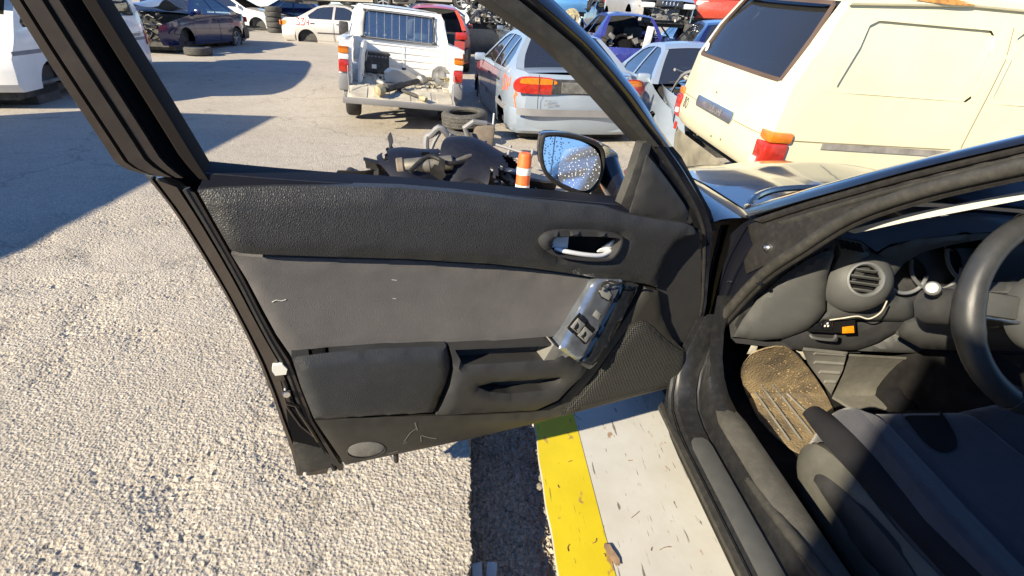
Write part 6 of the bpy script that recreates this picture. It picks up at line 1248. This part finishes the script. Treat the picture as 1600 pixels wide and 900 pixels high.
for k, x, y, dz, yaw, m, lab in rows:
    o = first[k] if k not in seen else copy_tree(first[k]); seen.add(k)
    o.location = on(x, y, dz); o.rotation_euler = (R_(random.uniform(-2, 2)), R_(random.uniform(-2, 2)), R_(yaw)); o['label'] = COLN[m] + ' ' + lab; o['group'] = 'wrecked cars stacked along the back of the yard'
    if m != 'dark_grey': repaint(o, m)
    if lab.startswith('flattened'): o.scale = (1., 1.05, .52)
tyre_thing('tyre lying on the wrecks below the four ring sedan', on(5.75, 14.2, 1.15), .32, .2, (.1, .05, 0))
e = empty('axle_hub', on(2.75, 15.8, 1.0)); tag(e, 'pale cast axle hub standing left of the violet hatchback', 'car part'); junk_mesh(81, (.5, .4, .6), 14).build('casting', 'engine_metal', e); MB().lathe([(0, .04), (.08, .04), (.10, 0), (.22, 0), (.22, -.03), (0, -.03)], 20, Matrix.Translation((0, -.25, .25)) @ Matrix.Rotation(R_(90), 4, 'X')).build('hub_disc', 'brass_grime', e)

# ---------------------------------------------------------------- bollard and the heap of plastic parts
mat('bollard_orange', (.80, .14, .03), .5, var=.12, vs=8, dust=.2); mat('reflective_white', (.80, .80, .78), .4, var=.15, vs=20)
bp = atz(812, 336, 0); b = empty('bollard', (float(bp[0]), float(bp[1]), 0), 0, 0, R_(2)); tag(b, 'orange plastic bollard with two white reflective bands behind the door', 'bollard')
MB().lathe([(0, .50), (.036, .50), (.046, .492), (.050, .48), (.050, .465), (.054, .455), (.054, .05), (.075, .04), (.11, .02), (.115, 0), (0, 0)], 28).build('post', 'bollard_orange', b)
for z in (.20, .335): MB().lathe([(.0545, z), (.0556, z + .003), (.0556, z + .052), (.0545, z + .055)], 28).build('band', 'reflective_white', b)
mat('muffler_metal', (.15, .14, .12), .5, .5, var=.25, vs=6, dust=.4); mat('box_brown', (.16, .13, .10), .7, var=.3, vs=8, dust=.4); mat('navy_plastic', (.008, .0095, .018), .5, var=.1, vs=5, dust=.04, spec=.3); mat('black_plastic', (.018, .018, .020), .55, var=.15, vs=6, dust=.08, spec=.3)
def shell(name, label, cat, loc, fn, nu, nv, m, t=.008, rot=(0, 0, 0), cut=None):
    V = np.array([fn(i / nu, j / nv) for i in range(nu + 1) for j in range(nv + 1)]); n = len(V)
    A = V.reshape(nu + 1, nv + 1, 3); nrm = np.cross(np.gradient(A, axis=0), np.gradient(A, axis=1)); nrm /= np.linalg.norm(nrm, axis=2, keepdims=True) + 1e-9
    B = (A - nrm * t).reshape(-1, 3); F = [(i * (nv + 1) + j, (i + 1) * (nv + 1) + j, (i + 1) * (nv + 1) + j + 1, i * (nv + 1) + j + 1) for i in range(nu) for j in range(nv) if not (cut and cut((i + .5) / nu, (j + .5) / nv))]
    FF = list(F) + [tuple(n + q for q in f[::-1]) for f in F] + [(y, x, n + x, n + y) for x, y in boundary(F)]
    mb = MB(); mb.add(list(V) + list(B), FF); o = mb.build(name, m); o.location = loc; o.rotation_euler = rot; return tag(o, label, cat)
def G(px, py, z=0.): p = atz(px, py, z); return (float(p[0]), float(p[1]), z)
def liner(R0, wd, a0, a1, jag=.04): return lambda a, b: (wd * (b - .5) * (1 - .25 * a) + jag * math.sin(a * 9), -(R0 + .03 * math.sin(b * 7)) * math.cos(a0 + (a1 - a0) * a), (R0 + .04 * math.sin(b * 5 + 1) * a + .05 * math.sin(b * math.pi)) * math.sin(a0 + (a1 - a0) * a))
shell('wheel_liner', 'dark blue wheel arch liner lying at the front left of the heap', 'wheel liner', G(655, 305), liner(.36, .62, .05, 2.5), 30, 24, 'navy_plastic', rot=(R_(-6), R_(-6), R_(22)), cut=lambda a, b: ((a - .36) / .14) ** 2 + ((b - .74) / .13) ** 2 < 1 or b > .96 - .05 * math.sin(a * 30) or (b < .18 and a > .55 + .15 * math.sin(b * 40)))
shell('wheel_liner', 'glossy dark blue wheel arch liner at the front right of the heap', 'wheel liner', G(742, 303), liner(.40, .66, .05, 2.4), 30, 24, 'navy_plastic', rot=(R_(-8), R_(10), R_(-18)), cut=lambda a, b: (b > .70 and a < .32 + .08 * math.sin(b * 30)) or b > .93 - .06 * math.sin(a * 25) or (a < .2 and b < .25))
def bump(L0, hgt, bow, wob): return lambda a, b: ((a - .5) * L0, bow * (2 * a - 1) ** 2 + .05 * math.sin(b * 3.1), hgt * b + wob * math.sin(a * 9 + b * 2))
shell('bumper_cover', 'grey black bumper cover end at the left of the heap', 'bumper', G(606, 278), bump(.75, .22, .22, .03), 20, 6, 'black_plastic', rot=(R_(15), R_(-22), R_(55)))
shell('bumper_cover', 'long black bumper cover under the muffler in the heap', 'bumper', G(665, 272, .16), bump(1.0, .16, .08, .02), 22, 6, 'black_plastic', rot=(R_(55), R_(-3), R_(6)))
shell('bumper_cover', 'torn black bumper cover behind the orange bollard', 'bumper', G(790, 285, .02), bump(.9, .22, .16, .04), 20, 6, 'black_plastic', rot=(R_(48), R_(18), R_(-32)))
shell('trim_panel', 'pale broken trim panel sticking out left of the heap', 'trim panel', G(632, 302, .02), lambda a, b: (.34 * a, .22 * b - .1 * a, .10 * b + .03 * math.sin(a * 5)), 6, 6, 'white_dirty', rot=(.1, .1, .4))
p = G(624, 262, .30); q = G(708, 254, .34); e = empty('muffler', p); tag(e, 'grey brown exhaust muffler lying on top of the heap', 'muffler'); d = Vector(q) - Vector(p); Mr = d.to_track_quat('Z', 'Y').to_matrix().to_4x4(); Lm = d.length
MB().lathe([(0, 0), (.052, .0), (.066, .02), (.066, Lm * .55), (.060, Lm * .56), (.060, Lm * .97), (.045, Lm), (0, Lm)], 22, Mr).build('drum', 'muffler_metal', e); MB().lathe([(.070, -.02), (.078, -.01), (.078, .03), (.070, .04)], 22, Mr).build('end_ring', 'box_brown', e); MB().tube([tuple(Mr @ Vector((0, 0, Lm))), tuple(Mr @ Vector((.02, .03, Lm + .12))), tuple(Mr @ Vector((.10, .02, Lm + .2)))], .02, 10).build('pipe', 'muffler_metal', e)
e = empty('fan_shroud', G(688, 262, .12)); tag(e, 'grey plastic fan shroud ring standing behind the muffler', 'car part')
MB().tube([(.13 * math.cos(a), .02 * math.sin(a * 3), .20 + .15 * math.sin(a) + .02 * math.sin(a * 5)) for a in np.linspace(-.3, math.pi + .2, 20)], .03, 8).build('ring', 'grey_trim', e); MB().tube([(-.11, 0, .1), (-.05, 0, .24), (.02, 0, .36)], .02, 6).build('strut', 'grey_trim', e); MB().tube([(.10, 0, .06), (.06, 0, .20), (.10, 0, .32)], .02, 6).build('strut', 'grey_trim', e)
t0 = G(728, 226); tyre_thing('dusty lower tyre of the pair behind the heap', (t0[0] + .02, t0[1] + .05, .09), .27, .18); tyre_thing('dark upper tyre leaning on another behind the heap', (t0[0] - .02, t0[1] + .25, .27), .285, .18, (R_(4), R_(-3), 0))
e = empty('crushed_box', G(750, 250)); tag(e, 'crushed grey brown plastic air box standing right of the tyres', 'air box'); mb = MB(); mb.box((0, 0, .20), (.22, .20, .40), Matrix.Rotation(.12, 4, 'Y'), bev=.03); mb.build('case', 'box_brown', e); MB().tube([(-.13, -.05, .25), (-.17, -.08, .36), (-.08, -.1, .42), (.06, -.06, .40)], .03, 8).build('duct', 'grey_trim', e); MB().tube([(.12, 0, .2), (.14, 0, .5)], .01, 6).build('bracket', 'white_dirty', e)
e = empty('grille_frame', G(778, 290, .0), R_(-35), R_(-30)); tag(e, 'broken grey grille frame leaning right of the heap', 'grille')
for k in range(5): MB().box((0, 0, .06 + k * .075), (.62 - .06 * k, .03, .022), Matrix.Rotation(.05 * (k - 2), 4, 'Y'), bev=.005, seg=1).build('slat', 'grey_trim', e)
for x in (-.28, 0, .24): MB().box((x, .01, .2), (.025, .025, .40), bev=.005, seg=1).build('upright', 'grey_trim', e)
e = empty('debris_lump', G(850, 300)); tag(e, 'broken grey plastic pieces on the ground right of the bollard', 'debris'); junk_mesh(91, (.5, .5, .12), 14).build('pieces', 'grey_trim', e)
TORN = (('crumpled black plastic tray on the left slope of the heap', (612, 268, .12), .42, .25, (.5, -.5, .9), 'black_plastic'), ('dark bracket strip standing behind the left liner', (648, 262, .10), .50, .10, (1.2, .3, .2), 'black_plastic'),
 ('grey splash guard leaning at the top of the heap', (704, 262, .22), .40, .22, (.9, -.3, -.4), 'grey_trim'), ('black undertray lying between the two wheel arch liners', (702, 296, .10), .45, .30, (.35, .2, .5), 'black_plastic'),
 ('dark torn air duct on the right slope of the heap', (762, 280, .12), .52, .16, (.7, .35, -.6), 'black_plastic'), ('pale grey torn liner strip pointing at the bollard', (784, 288, .05), .48, .09, (.5, .30, -.7), 'grey_trim'), ('flat black panel in the shade at the foot of the heap', (720, 305, .02), .6, .3, (.15, .05, .1), 'black_plastic'))
for k, (lab, q, w, h, rot, m) in enumerate(TORN):
    shell('torn_panel', lab, 'car part', G(*q), lambda a, b, w=w, h=h, k=k: (w * (a - .5), .06 * math.sin(a * 5 + k) + .03 * math.sin(b * 6), h * b * (1 + .3 * math.sin(a * 4 + k)) + .02 * math.sin(a * 13)), 18, 8, m, .006, rot, cut=lambda a, b, k=k: b > .72 + .26 * math.sin(a * 17 + k * 2) or ((a - .5) / .08) ** 2 + ((b - .35) / .15) ** 2 < 1)
for k, (a, c, lab) in enumerate((((640, 268, .3), (735, 250, .35), 'thick black hose lying over the heap behind the muffler'), ((700, 300, .2), (800, 292, .12), 'thin black cable curling across the front of the heap'))):
    p0, p1 = np.array(G(*a)), np.array(G(*c)); o = MB().tube(spline([tuple(p0), tuple(p0 * .7 + p1 * .3 + np.array([0, .05, .08])), tuple(p0 * .35 + p1 * .65 + np.array([0, -.06, .02])), tuple(p1)], 6), (.018, .007)[k], 8).build('hose', 'black_plastic'); tag(o, lab, 'hose')
def scraps():
    rg = random.Random(8)
    for k, lab in enumerate(('white torn plastic scrap on the ground at the left end of the heap', 'black plastic chip between the heap and the tyres', 'grey plastic chip in front of the left wheel arch liner', 'pale plastic scrap right of the orange bollard', 'small dark plastic scrap left of the muffler')):
        x, y = ((-.95, 4.7), (-.25, 5.6), (-.5, 4.3), (.75, 4.6), (-1.1, 5.1))[k]; w = rg.uniform(.05, .14)
        shell('plastic_scrap', lab, 'scrap', (x, y, .01), lambda a, b: (w * a, w * .7 * b + .01 * math.sin(a * 5), .02 * math.sin(a * 3 + b * 2)), 4, 4, ('white_dirty', 'black_plastic', 'grey_trim', 'white_dirty', 'black_plastic')[k], .004, (0, 0, rg.uniform(0, 6)))['group'] = 'plastic scraps around the heap'
scraps()
